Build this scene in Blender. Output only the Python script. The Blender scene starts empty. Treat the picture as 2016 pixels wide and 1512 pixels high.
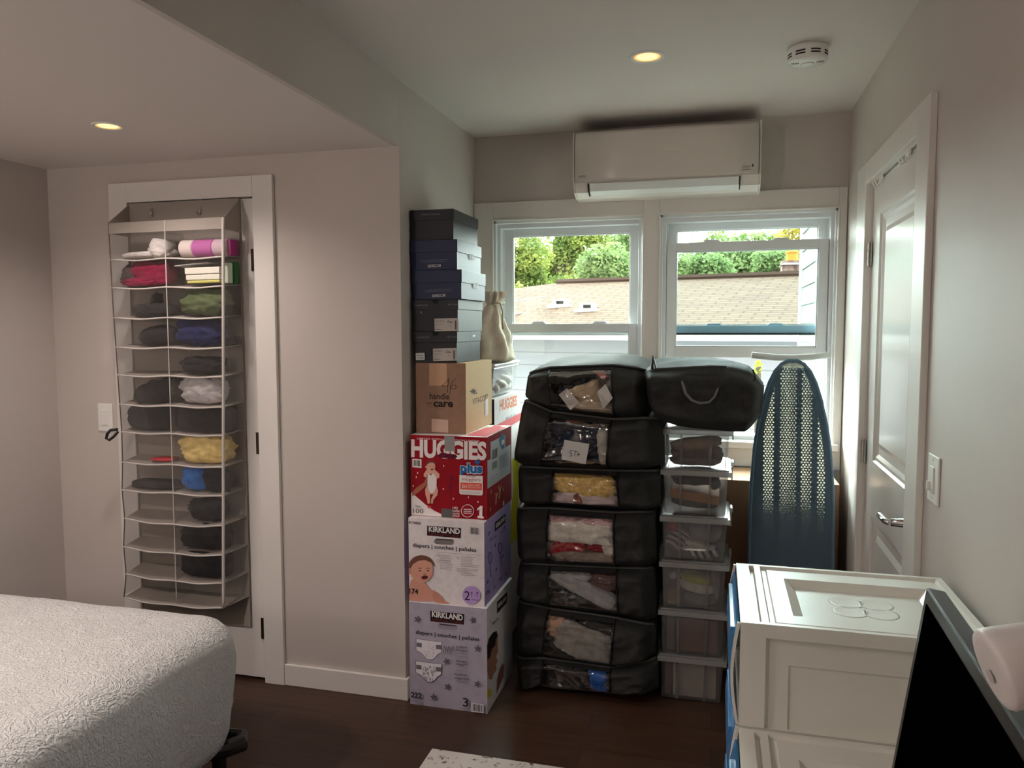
import bpy, bmesh, math, random
from mathutils import Vector, Matrix, noise
SC = bpy.context.scene
COL = SC.collection
# ------------------------------------------------------------------ camera
CAMPOS = Vector((0, 0, 1.5)); FPX = 1520.0
RT = Vector((0.96631602, 0.25734664, -0.00246205)); UP = Vector((-0.01665193, 0.0720675, 0.99726074)); FW = Vector((-0.25681914, 0.96362803, -0.0739253))
def at(x, y, ax, val):
    """point seen at photo position (x, y) on the plane axis ax = val"""
    d = FW + RT * ((x - 1008) / FPX) - UP * ((y - 756) / FPX)
    return CAMPOS + d * ((val - CAMPOS[ax]) / d[ax])
cam = bpy.data.cameras.new('camera'); co = bpy.data.objects.new('camera', cam); COL.objects.link(co)
co.matrix_world = Matrix(((RT.x, UP.x, -FW.x, 0), (RT.y, UP.y, -FW.y, 0), (RT.z, UP.z, -FW.z, 1.5), (0, 0, 0, 1)))
cam.sensor_width = 36; cam.lens = FPX / 2016 * 36; cam.clip_start = .02; cam.clip_end = 300
SC.camera = co

# ------------------------------------------------------------------ materials
def lin(c):
    c = c / 255.0
    return c / 12.92 if c <= .04045 else ((c + .055) / 1.055) ** 2.4
def rgb(r, g, b): return (lin(r), lin(g), lin(b), 1)
def mat(name, c, rough=.6, spec=.4, metal=0, noise_amt=0, noise_scale=20, bump=0, bump_scale=200, coat=0, stretch=None, c2=None):
    m = bpy.data.materials.new(name); m.use_nodes = True; nt = m.node_tree; b = nt.nodes['Principled BSDF']
    b.inputs['Base Color'].default_value = rgb(*c); b.inputs['Roughness'].default_value = rough
    b.inputs['Specular IOR Level'].default_value = spec; b.inputs['Metallic'].default_value = metal
    if coat: b.inputs['Coat Weight'].default_value = coat; b.inputs['Coat Roughness'].default_value = .15
    vec = None
    if noise_amt or bump or c2:
        tc = nt.nodes.new('ShaderNodeTexCoord'); vec = tc.outputs['Object']
        if stretch:
            mp = nt.nodes.new('ShaderNodeMapping'); mp.inputs['Scale'].default_value = stretch
            nt.links.new(vec, mp.inputs['Vector']); vec = mp.outputs['Vector']
    if noise_amt or c2:
        n = nt.nodes.new('ShaderNodeTexNoise'); n.inputs['Scale'].default_value = noise_scale; n.inputs['Detail'].default_value = 4
        nt.links.new(vec, n.inputs['Vector'])
        r = nt.nodes.new('ShaderNodeValToRGB'); r.color_ramp.elements[0].position = .3; r.color_ramp.elements[1].position = .7
        if c2:
            r.color_ramp.elements[0].color = rgb(*c); r.color_ramp.elements[1].color = rgb(*c2)
        else:
            k0 = 1 - noise_amt; k1 = 1 + noise_amt
            r.color_ramp.elements[0].color = rgb(*[min(255, v * k0) for v in c]); r.color_ramp.elements[1].color = rgb(*[min(255, v * k1) for v in c])
        nt.links.new(n.outputs['Fac'], r.inputs['Fac']); nt.links.new(r.outputs['Color'], b.inputs['Base Color'])
    if bump:
        n2 = nt.nodes.new('ShaderNodeTexNoise'); n2.inputs['Scale'].default_value = bump_scale; n2.inputs['Detail'].default_value = 3
        nt.links.new(vec, n2.inputs['Vector'])
        bp = nt.nodes.new('ShaderNodeBump'); bp.inputs['Strength'].default_value = bump; bp.inputs['Distance'].default_value = .005
        nt.links.new(n2.outputs['Fac'], bp.inputs['Height']); nt.links.new(bp.outputs['Normal'], b.inputs['Normal'])
    return m
def clear_mat(name, tint, gloss=.1, rough=.05, milk=0.0, milk_c=(230, 230, 230), bump=0, bump_scale=40, cap=.35):
    """thin clear sheet: transparent with gloss and, for milky plastic, a diffuse share"""
    m = bpy.data.materials.new(name); m.use_nodes = True; nt = m.node_tree; nt.nodes.clear()
    out = nt.nodes.new('ShaderNodeOutputMaterial'); tr = nt.nodes.new('ShaderNodeBsdfTransparent'); tr.inputs['Color'].default_value = (*tint, 1)
    gl = nt.nodes.new('ShaderNodeBsdfGlossy'); gl.inputs['Roughness'].default_value = rough
    fr = nt.nodes.new('ShaderNodeFresnel'); fr.inputs['IOR'].default_value = 1.45
    mu = nt.nodes.new('ShaderNodeMath'); mu.operation = 'MULTIPLY'; mu.inputs[1].default_value = gloss / .034
    mu.use_clamp = True
    nt.links.new(fr.outputs['Fac'], mu.inputs[0])
    base = tr.outputs['BSDF']
    if milk:
        df = nt.nodes.new('ShaderNodeBsdfDiffuse'); df.inputs['Color'].default_value = rgb(*milk_c)
        tl = nt.nodes.new('ShaderNodeBsdfTranslucent'); tl.inputs['Color'].default_value = rgb(*milk_c)
        a = nt.nodes.new('ShaderNodeMixShader'); a.inputs['Fac'].default_value = .4
        nt.links.new(df.outputs['BSDF'], a.inputs[1]); nt.links.new(tl.outputs['BSDF'], a.inputs[2])
        mm = nt.nodes.new('ShaderNodeMixShader'); mm.inputs['Fac'].default_value = milk
        nt.links.new(base, mm.inputs[1]); nt.links.new(a.outputs['Shader'], mm.inputs[2]); base = mm.outputs['Shader']
    mn = nt.nodes.new('ShaderNodeMath'); mn.operation = 'MINIMUM'; mn.inputs[1].default_value = cap; nt.links.new(mu.outputs[0], mn.inputs[0])
    mx = nt.nodes.new('ShaderNodeMixShader'); nt.links.new(mn.outputs[0], mx.inputs['Fac'])
    nt.links.new(base, mx.inputs[1]); nt.links.new(gl.outputs['BSDF'], mx.inputs[2]); nt.links.new(mx.outputs['Shader'], out.inputs['Surface'])
    if bump:
        tc = nt.nodes.new('ShaderNodeTexCoord'); n2 = nt.nodes.new('ShaderNodeTexNoise'); n2.inputs['Scale'].default_value = bump_scale
        nt.links.new(tc.outputs['Object'], n2.inputs['Vector'])
        bp = nt.nodes.new('ShaderNodeBump'); bp.inputs['Strength'].default_value = bump; bp.inputs['Distance'].default_value = .02
        nt.links.new(n2.outputs['Fac'], bp.inputs['Height']); nt.links.new(bp.outputs['Normal'], gl.inputs['Normal']); nt.links.new(bp.outputs['Normal'], fr.inputs['Normal'])
    return m
def emit_mat(name, c, s):
    m = bpy.data.materials.new(name); m.use_nodes = True; nt = m.node_tree; nt.nodes.clear()
    o = nt.nodes.new('ShaderNodeOutputMaterial'); e = nt.nodes.new('ShaderNodeEmission'); e.inputs['Color'].default_value = (*c, 1); e.inputs['Strength'].default_value = s
    nt.links.new(e.outputs[0], o.inputs[0]); return m
_flat = {}
def flat(*c):
    """printed ink / plain colour, shared by colour"""
    if c not in _flat: _flat[c] = mat('ink', c, .65, .25)
    return _flat[c]

M = {}
M['wall'] = mat('wall_paint', (198, 190, 184), .55, .35, noise_amt=.01, noise_scale=3, bump=.04, bump_scale=300)
M['ceil'] = mat('ceiling_paint', (218, 211, 206), .8, .2)
M['trim'] = mat('trim_paint', (226, 222, 217), .3, .5)
M['door'] = mat('door_paint', (222, 219, 214), .22, .5, bump=.05, bump_scale=120, stretch=(1, 1, .08))
M['vinyl'] = mat('window_vinyl', (225, 228, 230), .35, .45)
M['glass'] = clear_mat('window_glass', (.97, .99, .98), .05, .01)
M['glass_blue'] = clear_mat('filmed_window_glass', (.94, .98, .99), .05, .01)
M['blue_strip'] = mat('blue_sash_strip', (186, 232, 255), .4, .4)
M['steel'] = mat('satin_nickel', (190, 186, 180), .22, .5, 1)
M['chrome'] = mat('chrome', (215, 215, 215), .1, .5, 1)
M['brass'] = mat('dark_brass', (70, 58, 46), .4, .5, .8)
M['white_plastic'] = mat('white_plastic', (232, 232, 228), .35, .45)
M['black_plastic'] = mat('black_plastic', (16, 16, 17), .35, .5)
M['dark_slot'] = mat('dark_slot', (25, 24, 22), .8)

# ------------------------------------------------------------------ mesh helper
def bilerp(a, b, c, d, u, v): return (a * (1 - u) + b * u) * (1 - v) + (d * (1 - u) + c * u) * v
class MB:
    def __init__(s): s.v = []; s.f = []; s.m = []; s.mats = []
    def mi(s, m):
        if m is None: return 0
        if m not in s.mats: s.mats.append(m)
        return s.mats.index(m)
    def add(s, vs, fs, m=None):
        o = len(s.v); k = s.mi(m); s.v += [Vector(p) for p in vs]
        for f in fs: s.f.append([i + o for i in f]); s.m.append(k)
        return s
    def box(s, x0, x1, y0, y1, z0, z1, m=None):
        return s.add([(x0, y0, z0), (x1, y0, z0), (x1, y1, z0), (x0, y1, z0), (x0, y0, z1), (x1, y0, z1), (x1, y1, z1), (x0, y1, z1)],
                     [(3, 2, 1, 0), (4, 5, 6, 7), (0, 1, 5, 4), (1, 2, 6, 5), (2, 3, 7, 6), (3, 0, 4, 7)], m)
    def taper(s, b, t, z0, z1, m=None):
        """b, t = (x0, x1, y0, y1) of bottom and top"""
        r = lambda q, z: [(q[0], q[2], z), (q[1], q[2], z), (q[1], q[3], z), (q[0], q[3], z)]
        return s.add(r(b, z0) + r(t, z1), [(3, 2, 1, 0), (4, 5, 6, 7), (0, 1, 5, 4), (1, 2, 6, 5), (2, 3, 7, 6), (3, 0, 4, 7)], m)
    def poly(s, pts, m=None): return s.add(pts, [list(range(len(pts)))], m)
    def prism(s, pts, off, m=None):
        n = len(pts); off = Vector(off); a = [Vector(p) for p in pts]; b = [p + off for p in a]
        fs = [list(range(n))[::-1], list(range(n, 2 * n))] + [(i, (i + 1) % n, n + (i + 1) % n, n + i) for i in range(n)]
        return s.add(a + b, fs, m)
    def cyl(s, p0, p1, r0, r1=None, n=20, m=None, caps=True):
        p0 = Vector(p0); p1 = Vector(p1); r1 = r0 if r1 is None else r1; d = (p1 - p0).normalized()
        a = d.orthogonal().normalized(); b = d.cross(a)
        c = [a * math.cos(2 * math.pi * i / n) + b * math.sin(2 * math.pi * i / n) for i in range(n)]
        vs = [p0 + q * r0 for q in c] + [p1 + q * r1 for q in c]
        fs = [(i, (i + 1) % n, n + (i + 1) % n, n + i) for i in range(n)]
        if caps: fs += [list(range(n))[::-1], list(range(n, 2 * n))]
        return s.add(vs, fs, m)
    def lathe(s, o, axis, prof, n=32, m=None, caps=True):
        """prof = [(radius, distance along axis)]"""
        o = Vector(o); d = Vector(axis).normalized(); a = d.orthogonal().normalized(); b = d.cross(a); vs = []
        for r, h in prof:
            for i in range(n):
                t = 2 * math.pi * i / n; vs.append(o + d * h + (a * math.cos(t) + b * math.sin(t)) * r)
        fs = [(j * n + i, j * n + (i + 1) % n, (j + 1) * n + (i + 1) % n, (j + 1) * n + i) for j in range(len(prof) - 1) for i in range(n)]
        if caps: fs += [list(range(n))[::-1], list(range((len(prof) - 1) * n, len(prof) * n))]
        return s.add(vs, fs, m)
    def tube(s, path, r, n=8, m=None, flat=1.0, closed=False):
        P = [Vector(p) for p in path]; k = len(P); vs = []; ref = None
        for i, p in enumerate(P):
            t = (P[(i + 1) % k] - P[i - 1]) if closed else (P[min(i + 1, k - 1)] - P[max(i - 1, 0)])
            t.normalize()
            if ref is None: ref = t.orthogonal().normalized()
            a = (ref - t * ref.dot(t)).normalized(); ref = a; b = t.cross(a)
            for j in range(n):
                q = 2 * math.pi * j / n; vs.append(p + (a * math.cos(q) + b * math.sin(q) * flat) * r)
        kk = k if closed else k - 1
        fs = [(i * n + j, i * n + (j + 1) % n, ((i + 1) % k) * n + (j + 1) % n, ((i + 1) % k) * n + j) for i in range(kk) for j in range(n)]
        if not closed: fs += [list(range(n))[::-1], list(range((k - 1) * n, k * n))]
        return s.add(vs, fs, m)
    def grid(s, fn, nu, nv, m=None, keep=None):
        vs = [fn(i / nu, j / nv) for j in range(nv + 1) for i in range(nu + 1)]
        fs = [(j * (nu + 1) + i, j * (nu + 1) + i + 1, (j + 1) * (nu + 1) + i + 1, (j + 1) * (nu + 1) + i) for j in range(nv) for i in range(nu) if keep is None or keep((i + .5) / nu, (j + .5) / nv)]
        return s.add(vs, fs, m)
    def build(s, name, m=None, parent=None, bevel=0, segs=2, smooth=False, weld=False, solid=0, subd=0, origin=None):
        me = bpy.data.meshes.new(name)
        off = Vector((0, 0, 0))
        if parent is not None:
            p = parent
            while p is not None: off += p.location; p = p.parent
        elif origin is not None: off = Vector(origin)
        elif s.v:
            off = Vector((sum(p.x for p in s.v) / len(s.v), sum(p.y for p in s.v) / len(s.v), min(p.z for p in s.v)))
        me.from_pydata([p - off for p in s.v], [], s.f)
        ms = s.mats if s.mats else [m]
        for q in ms: me.materials.append(q if q is not None else m)
        if len(ms) > 1: me.polygons.foreach_set('material_index', s.m)
        if weld or smooth or bevel:
            b = bmesh.new(); b.from_mesh(me)
            if weld: bmesh.ops.remove_doubles(b, verts=b.verts, dist=1e-5)
            if weld == 'n' or bevel: bmesh.ops.recalc_face_normals(b, faces=b.faces)
            b.to_mesh(me); b.free()
        me.validate(); me.update()
        o = bpy.data.objects.new(name, me); COL.objects.link(o)
        if smooth: me.polygons.foreach_set('use_smooth', [True] * len(me.polygons))
        if parent is not None: o.parent = parent
        else: o.location = off
        if bevel:
            q = o.modifiers.new('bevel', 'BEVEL'); q.width = bevel; q.segments = segs; q.limit_method = 'ANGLE'; q.angle_limit = math.radians(40)
        if solid:
            q = o.modifiers.new('solid', 'SOLIDIFY'); q.thickness = solid; q.offset = 0
        if subd:
            q = o.modifiers.new('subd', 'SUBSURF'); q.levels = subd; q.render_levels = subd
        return o
def tag(o, label, cat, group=None, kind=None):
    o['label'] = label; o['category'] = cat
    if group: o['group'] = group
    if kind: o['kind'] = kind
    return o
def thing(name, label, cat, loc, group=None):
    o = bpy.data.objects.new(name, None); COL.objects.link(o); o.location = Vector(loc); o.empty_display_size = .05
    return tag(o, label, cat, group)
def struct(o, label=None, cat=None):
    o['kind'] = 'structure'
    if label: o['label'] = label
    if cat: o['category'] = cat
    return o
def sempty(name, loc):
    o = bpy.data.objects.new(name, None); COL.objects.link(o); o.location = Vector(loc); return struct(o)

# text -------------------------------------------------------------
def text_geo(txt, bold=0, shear=0):
    c = bpy.data.curves.new('t', 'FONT'); c.body = txt; c.offset = bold; c.shear = shear; c.resolution_u = 3; c.fill_mode = 'FRONT'
    o = bpy.data.objects.new('t', c); COL.objects.link(o)
    dg = bpy.context.evaluated_depsgraph_get(); me = bpy.data.meshes.new_from_object(o.evaluated_get(dg))
    vs = [v.co.copy() for v in me.vertices]; fs = [list(p.vertices) for p in me.polygons]
    bpy.data.objects.remove(o); bpy.data.curves.remove(c); bpy.data.meshes.remove(me)
    return vs, fs
class Print:
    """ink laid on a flat face: P(x, y) -> point on the face, n = outward normal"""
    def __init__(s, P, n): s.P = P; s.n = Vector(n); s.mb = MB(); s.k = 0
    def lift(s): s.k += 1; return s.n * (.0006 + .00009 * s.k)
    def poly(s, pts, c):
        l = s.lift(); s.mb.poly([s.P(*p) + l for p in pts], flat(*c)); return s
    def ell(s, cx, cy, rx, ry, c, n=24, tilt=0):
        t = math.radians(tilt)
        return s.poly([(cx + rx * math.cos(a) * math.cos(t) - ry * math.sin(a) * math.sin(t), cy + rx * math.cos(a) * math.sin(t) + ry * math.sin(a) * math.cos(t)) for a in [2 * math.pi * i / n for i in range(n)]], c)
    def line(s, pts, w, c):
        for (x0, y0), (x1, y1) in zip(pts, pts[1:]):
            d = math.hypot(x1 - x0, y1 - y0) or 1; nx, ny = -(y1 - y0) / d * w / 2, (x1 - x0) / d * w / 2
            s.poly([(x0 + nx, y0 + ny), (x1 + nx, y1 + ny), (x1 - nx, y1 - ny), (x0 - nx, y0 - ny)], c)
        return s
    def text(s, txt, a, b, h, c, bold=.0, shear=0):
        """baseline from a to b (photo positions), capital height h in photo pixels"""
        vs, fs = text_geo(txt, bold, shear)
        if not vs: return s
        A = s.P(*a); B = s.P(*b); ex = B - A; C = s.P(a[0], a[1] - h); ey = C - A
        ex0 = ex.normalized(); ey = ey - ex0 * ey.dot(ex0) * .0
        x0 = min(v.x for v in vs); x1 = max(v.x for v in vs); H = .7 if any(ch.isupper() or ch.isdigit() or ch in 'bdfhklt' for ch in txt) else .52
        l = s.lift()
        s.mb.add([A + ex * ((v.x - x0) / (x1 - x0)) + ey * (v.y / H) + l for v in vs], fs, flat(*c)); return s
    def bars(s, q, c=(30, 30, 30), n=11, seed=1):
        """barcode stripes inside quad q (tl, tr, br, bl)"""
        rd = random.Random(seed); a, b, cc, d = [Vector((*p, 0)) for p in q]
        for i in range(n):
            u0 = (i + .1) / n; u1 = u0 + rd.uniform(.25, .75) / n
            s.poly([tuple(bilerp(a, b, cc, d, u, v)[:2]) for u, v in ((u0, 0), (u1, 0), (u1, 1), (u0, 1))], c)
        return s
    def done(s, parent, name='printed_artwork'): return s.mb.build(name, None, parent)
# soft lumps -------------------------------------------------------
def lump(center, size, seed, fold=.12, freq=9, n=3, flatten=.0, power=3.0, rot=0, stretch=(1, 1, 1), res=28, clip=None):
    """crumpled or folded cloth as a closed surface"""
    cx, cy, cz = center; a, b, c = size[0] / 2, size[1] / 2, size[2] / 2; mb = MB(); rows = res; cols = res * 2; vs = []
    off = Vector((seed * 3.7, seed * 1.3, seed * 2.1)); cr, sr = math.cos(rot), math.sin(rot)
    for j in range(rows + 1):
        th = math.pi * j / rows
        for i in range(cols):
            ph = 2 * math.pi * i / cols
            d = Vector((math.sin(th) * math.cos(ph), math.sin(th) * math.sin(ph), math.cos(th)))
            k = (abs(d.x) ** power + abs(d.y) ** power + abs(d.z) ** power) ** (-1 / power)
            p = d * k
            q0 = Vector((p.x * a * .8, p.y * b, p.z * c * 1.7)) * freq * 1.15 + off
            q = q0 + noise.noise_vector(q0 * .7) * .55
            r = (noise.turbulence(q, n, True, noise_basis='PERLIN_ORIGINAL', amplitude_scale=.45, frequency_scale=2.2) - .42) * 1.5
            s = 1 + fold * r
            x, y, z = p.x * a * s, p.y * b * s, p.z * c * s
            if flatten: z = max(z, -c * (1 - flatten))
            w_ = Vector((cx + x * cr - z * sr, cy + y, cz + x * sr + z * cr)); vs.append(clip(w_) if clip else w_)
    fs = [(j * cols + i, j * cols + (i + 1) % cols, (j + 1) * cols + (i + 1) % cols, (j + 1) * cols + i) for j in range(rows) for i in range(cols)]
    return mb.add(vs, [f[::-1] for f in fs])
def cloth(name, label, cat, mb, m, group=None):
    return tag(mb.build(name, m, smooth=True), label, cat, group)
def fabric(c, amt=.08, rough=.9): return mat('cloth', c, rough, .15, noise_amt=amt, noise_scale=30, bump=.25, bump_scale=90)

# ================================================================== ROOM SHELL
XL, XB, XR = -2.855, -1.193, .548      # left wall, alcove side wall, right wall
YC, YW, YB = 2.804, 3.75, -1.7         # closet wall, window wall, back wall
ZH, ZL = 2.44, 2.192                   # high ceiling, low ceiling
def floor_mat():
    m = bpy.data.materials.new('dark_wood_floor'); m.use_nodes = True; nt = m.node_tree; b = nt.nodes['Principled BSDF']
    tc = nt.nodes.new('ShaderNodeTexCoord')
    br = nt.nodes.new('ShaderNodeTexBrick'); br.offset = .37; br.inputs['Scale'].default_value = 1; br.inputs['Brick Width'].default_value = 1.2; br.inputs['Row Height'].default_value = .125
    br.inputs['Mortar Size'].default_value = .0012; br.inputs['Color1'].default_value = rgb(70, 49, 37); br.inputs['Color2'].default_value = rgb(56, 39, 30); br.inputs['Mortar'].default_value = rgb(24, 15, 10)
    nt.links.new(tc.outputs['Object'], br.inputs['Vector'])
    mp = nt.nodes.new('ShaderNodeMapping'); mp.inputs['Scale'].default_value = (1.5, 14, 1); nt.links.new(tc.outputs['Object'], mp.inputs['Vector'])
    n = nt.nodes.new('ShaderNodeTexNoise'); n.inputs['Scale'].default_value = 3; n.inputs['Detail'].default_value = 6; nt.links.new(mp.outputs['Vector'], n.inputs['Vector'])
    mx = nt.nodes.new('ShaderNodeMixRGB'); mx.blend_type = 'OVERLAY'; mx.inputs['Fac'].default_value = .5
    nt.links.new(br.outputs['Color'], mx.inputs['Color1']); nt.links.new(n.outputs['Fac'], mx.inputs['Color2']); nt.links.new(mx.outputs['Color'], b.inputs['Base Color'])
    b.inputs['Roughness'].default_value = .38; b.inputs['Specular IOR Level'].default_value = .3
    return m
T = .15
struct(MB().box(XL - T, XR + T, YB - T, YW + T, -.25, 0).build('floor', floor_mat(), origin=(0, 0, 0)))
struct(MB().box(XB, XR + T, YB - T, YW + T, ZH, ZH + .2).build('ceiling', M['ceil']))
struct(MB().box(XL - T, XB - .02, YB - T, YW + T, ZL, ZH + .2).build('ceiling_low', M['ceil']))
struct(MB().box(XB - .02, XB, YB - T, YW + T, ZL - .0004, ZH + .2).box(XB - .003, XB + .0005, YC + .012, YC + .016, ZL, ZH).build('beam', M['wall']))
struct(MB().box(XL - T, XL, YB - T, YC + .3, 0, ZL).build('wall_left', M['wall']))
# closet wall with the door opening
DX0, DX1, DZ = -2.435, -1.822, 2.032
struct(MB().box(XL, DX0, YC, YC + .12, 0, ZL).box(DX1, XB, YC, YC + .12, 0, ZL).box(DX0, DX1, YC, YC + .12, DZ, ZL).build('wall_closet', M['wall']))
struct(MB().box(XB - .1, XB, YC + .12, YW + T, 0, ZL).build('wall_alcove', M['wall']))
# right wall with the door opening
RY0, RY1, RZ = 2.425, 3.195, 2.03
struct(MB().box(XR, XR + T, YB - T, RY0, 0, ZH).box(XR, XR + T, RY1, YW + T, 0, ZH).box(XR, XR + T, RY0, RY1, RZ, ZH).build('wall_right', M['wall']))
struct(MB().box(XL - T, XR + T, YB - T, YB, 0, ZH).build('wall_back', M['wall']))
# window wall
W1 = (-1.092, -.349); W2 = (-.273, .511); WZ0, WZ1 = .965, 2.026
struct(MB().box(XB - .1, W1[0], YW, YW + T, 0, ZH).box(W1[1], W2[0], YW, YW + T, 0, ZH).box(W2[1], XR + T, YW, YW + T, 0, ZH)
       .box(W1[0], W1[1], YW, YW + T, WZ1, ZH).box(W2[0], W2[1], YW, YW + T, WZ1, ZH).box(W1[0], W1[1], YW, YW + T, 0, WZ0).box(W2[0], W2[1], YW, YW + T, 0, WZ0).build('wall_window', M['wall']))
# backs of the two doorways, so that nothing shines through the gaps
struct(MB().box(DX0 - .1, DX1 + .1, YC + .16, YC + .2, 0, ZL).build('wall_closet_inner', M['wall']))
# trim: closet door casing
CW = .087
def casing(mb, x0, x1, z1, y):
    mb.box(x0 - CW, x0 + .004, y - .018, y, 0, z1 + CW - .008).box(x1 - .004, x1 + CW, y - .018, y, 0, z1 + CW - .008).box(x0 + .004, x1 - .004, y - .018, y, z1 - .004, z1 + CW - .008)
mb = MB(); casing(mb, DX0, DX1, DZ, YC)
mb.box(DX0 - .002, DX0 + .004, YC, YC + .12, 0, DZ).box(DX1 - .004, DX1 + .002, YC, YC + .12, 0, DZ).box(DX0, DX1, YC, YC + .12, DZ - .004, DZ + .004)
struct(mb.build('trim_1', M['trim'], bevel=.002))
struct(MB().box(DX1 + CW, XB + .013, YC - .014, YC, 0, .09).box(XL, DX0 - CW, YC - .014, YC, 0, .09).build('baseboard_closet', M['trim'], bevel=.003))
struct(MB().box(XL, XL + .014, YB, YC - .014, 0, .09).build('baseboard_left', M['trim'], bevel=.003))
struct(MB().box(XB, XB + .013, YC + .001, YW, 0, .09).build('baseboard_alcove', M['trim'], bevel=.003))
struct(MB().box(XR - .014, XR, YB, 2.29, 0, .09).box(XR - .014, XR, 3.383, YW, 0, .09).build('baseboard_right', M['trim'], bevel=.003))
struct(MB().box(XB + .013, XR - .014, YW - .014, YW, 0, .09).build('baseboard_window', M['trim'], bevel=.003))
# closet door
d1 = sempty('door_1', ((DX0 + DX1) / 2, YC + .03, 0))
MB().box(DX0 + .006, DX1 - .006, YC + .002, YC + .037, .012, DZ - .008).build('door_slab', M['trim'], d1, bevel=.002)
def hinge(parent, p, vert=.09, axis='y'):
    x, y, z = p; mb = MB()
    for k in range(3): mb.cyl((x, y, z - vert / 2 + k * vert / 3), (x, y, z - vert / 2 + (k + 1) * vert / 3 - .002), .006, n=12)
    if axis == 'y': mb.box(x - .022, x, y + .002, y + .006, z - vert / 2, z + vert / 2)
    else: mb.box(x + .002, x + .006, y - .022, y, z - vert / 2, z + vert / 2)
    return mb.build('hinge', M['brass'] if axis == 'y' else M['steel'], parent)
for z in (1.775, 1.02, .23): hinge(d1, (DX1 - .004, YC - .006, z))
# right door: slab, two recessed panels, hinges, lever
d2 = sempty('door_2', (XR + .02, (RY0 + RY1) / 2, 0))
def panel_door(mb, x, y0, y1, z0, z1, panels, depth=.012, slope=.022):
    """slab face towards -x at x, with sunk panels"""
    ys = sorted({y0, y1, *[p[0] for p in panels], *[p[1] for p in panels]}); zs = sorted({z0, z1, *[p[2] for p in panels], *[p[3] for p in panels]})
    for i in range(len(ys) - 1):
        for j in range(len(zs) - 1):
            if any(p[0] <= ys[i] and p[1] >= ys[i + 1] and p[2] <= zs[j] and p[3] >= zs[j + 1] for p in panels): continue
            mb.poly([(x, ys[i], zs[j]), (x, ys[i], zs[j + 1]), (x, ys[i + 1], zs[j + 1]), (x, ys[i + 1], zs[j])])
    for a, b, c, d in panels:
        o = [(x, a, c), (x, a, d), (x, b, d), (x, b, c)]; q = [o]
        for ins, dp in ((.006, .007), (.018, .007), (.03, .014), (.055, .014), (.075, .006)):
            q.append([(x + dp, a + ins, c + ins), (x + dp, a + ins, d - ins), (x + dp, b - ins, d - ins), (x + dp, b - ins, c + ins)])
        for r0, r1 in zip(q, q[1:]):
            for k in range(4): mb.poly([r0[k], r0[(k + 1) % 4], r1[(k + 1) % 4], r1[k]])
        mb.poly(q[-1])
    mb.poly([(x, y0, z0), (x, y1, z0), (x + .035, y1, z0), (x + .035, y0, z0)]); mb.poly([(x, y0, z1), (x + .035, y0, z1), (x + .035, y1, z1), (x, y1, z1)])
    mb.poly([(x, y0, z0), (x + .035, y0, z0), (x + .035, y0, z1), (x, y0, z1)]); mb.poly([(x, y1, z0), (x, y1, z1), (x + .035, y1, z1), (x + .035, y1, z0)])
    mb.poly([(x + .035, y0, z0), (x + .035, y1, z0), (x + .035, y1, z1), (x + .035, y0, z1)])
mb = MB(); panel_door(mb, XR + .008, RY0 + .005, RY1 - .005, .012, RZ - .006, [(2.505, 3.055, 1.005, 1.905), (2.505, 3.055, .2, .8)])
mb.build('door_slab', M['door'], d2, weld='n')
for z in (1.77, 1.02, .25): hinge(d2, (XR - .002, RY1 - .004, z), axis='x')
lv = MB().lathe((XR + .008, 2.47, .918), (-1, 0, 0), [(.033, 0), (.033, .004), (.022, .012), (.013, .016), (.0115, .05)], 28)
lv.tube([(XR - .04, 2.47, .918), (XR - .052, 2.475, .918), (XR - .056, 2.49, .918), (XR - .056, 2.56, .917), (XR - .05, 2.592, .917)], .0095, 12)
lv.build('lever_handle', M['chrome'], d2, smooth=True)
mb = MB(); CY = .135
mb.box(XR - .02, XR, RY0 - CY, RY0 - .002, 0, RZ + .082).box(XR - .02, XR, RY1 + .002, RY1 + .185, 0, RZ + .082).box(XR - .02, XR, RY0 - .002, RY1 + .002, RZ + .002, RZ + .082)
mb.box(XR - .002, XR + .06, RY0 - .004, RY0 + .001, 0, RZ).box(XR - .002, XR + .06, RY1 - .001, RY1 + .004, 0, RZ).box(XR - .002, XR + .06, RY0, RY1, RZ - .001, RZ + .004)
mb.box(XR + .046, XR + .06, RY0, RY0 + .02, 0, RZ).box(XR + .046, XR + .06, RY1 - .02, RY1, 0, RZ).box(XR + .046, XR + .06, RY0, RY1, RZ - .02, RZ)
struct(mb.build('trim_2', M['trim'], bevel=.003))
struct(MB().box(XR + .09, XR + .11, RY0 - .1, RY1 + .1, 0, RZ + .1).build('wall_right_inner', M['wall']))
# over-door hooks at the top of the right door
for k, y in enumerate((3.015, 2.615)):
    h = MB(); x = XR + .003
    for s in (-.02, .02): h.tube([(XR + .02, y + s, RZ + .0), (x - .004, y + s, RZ - .003), (x - .006, y + s, RZ - .03), (x - .02, y + s, RZ - .036), (x - .026, y + s, RZ - .022)], .003, 8)
    h.box(x - .005, x - .001, y - .03, y + .03, RZ - .016, RZ - .004)
    tag(h.build('door_hook', M['white_plastic']), ('steel double hook over the top of the white panel door, far one by the hinges' if k == 0 else 'steel double hook over the top of the white panel door, near one'), 'hook', 'hooks over the panel door')

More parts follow.
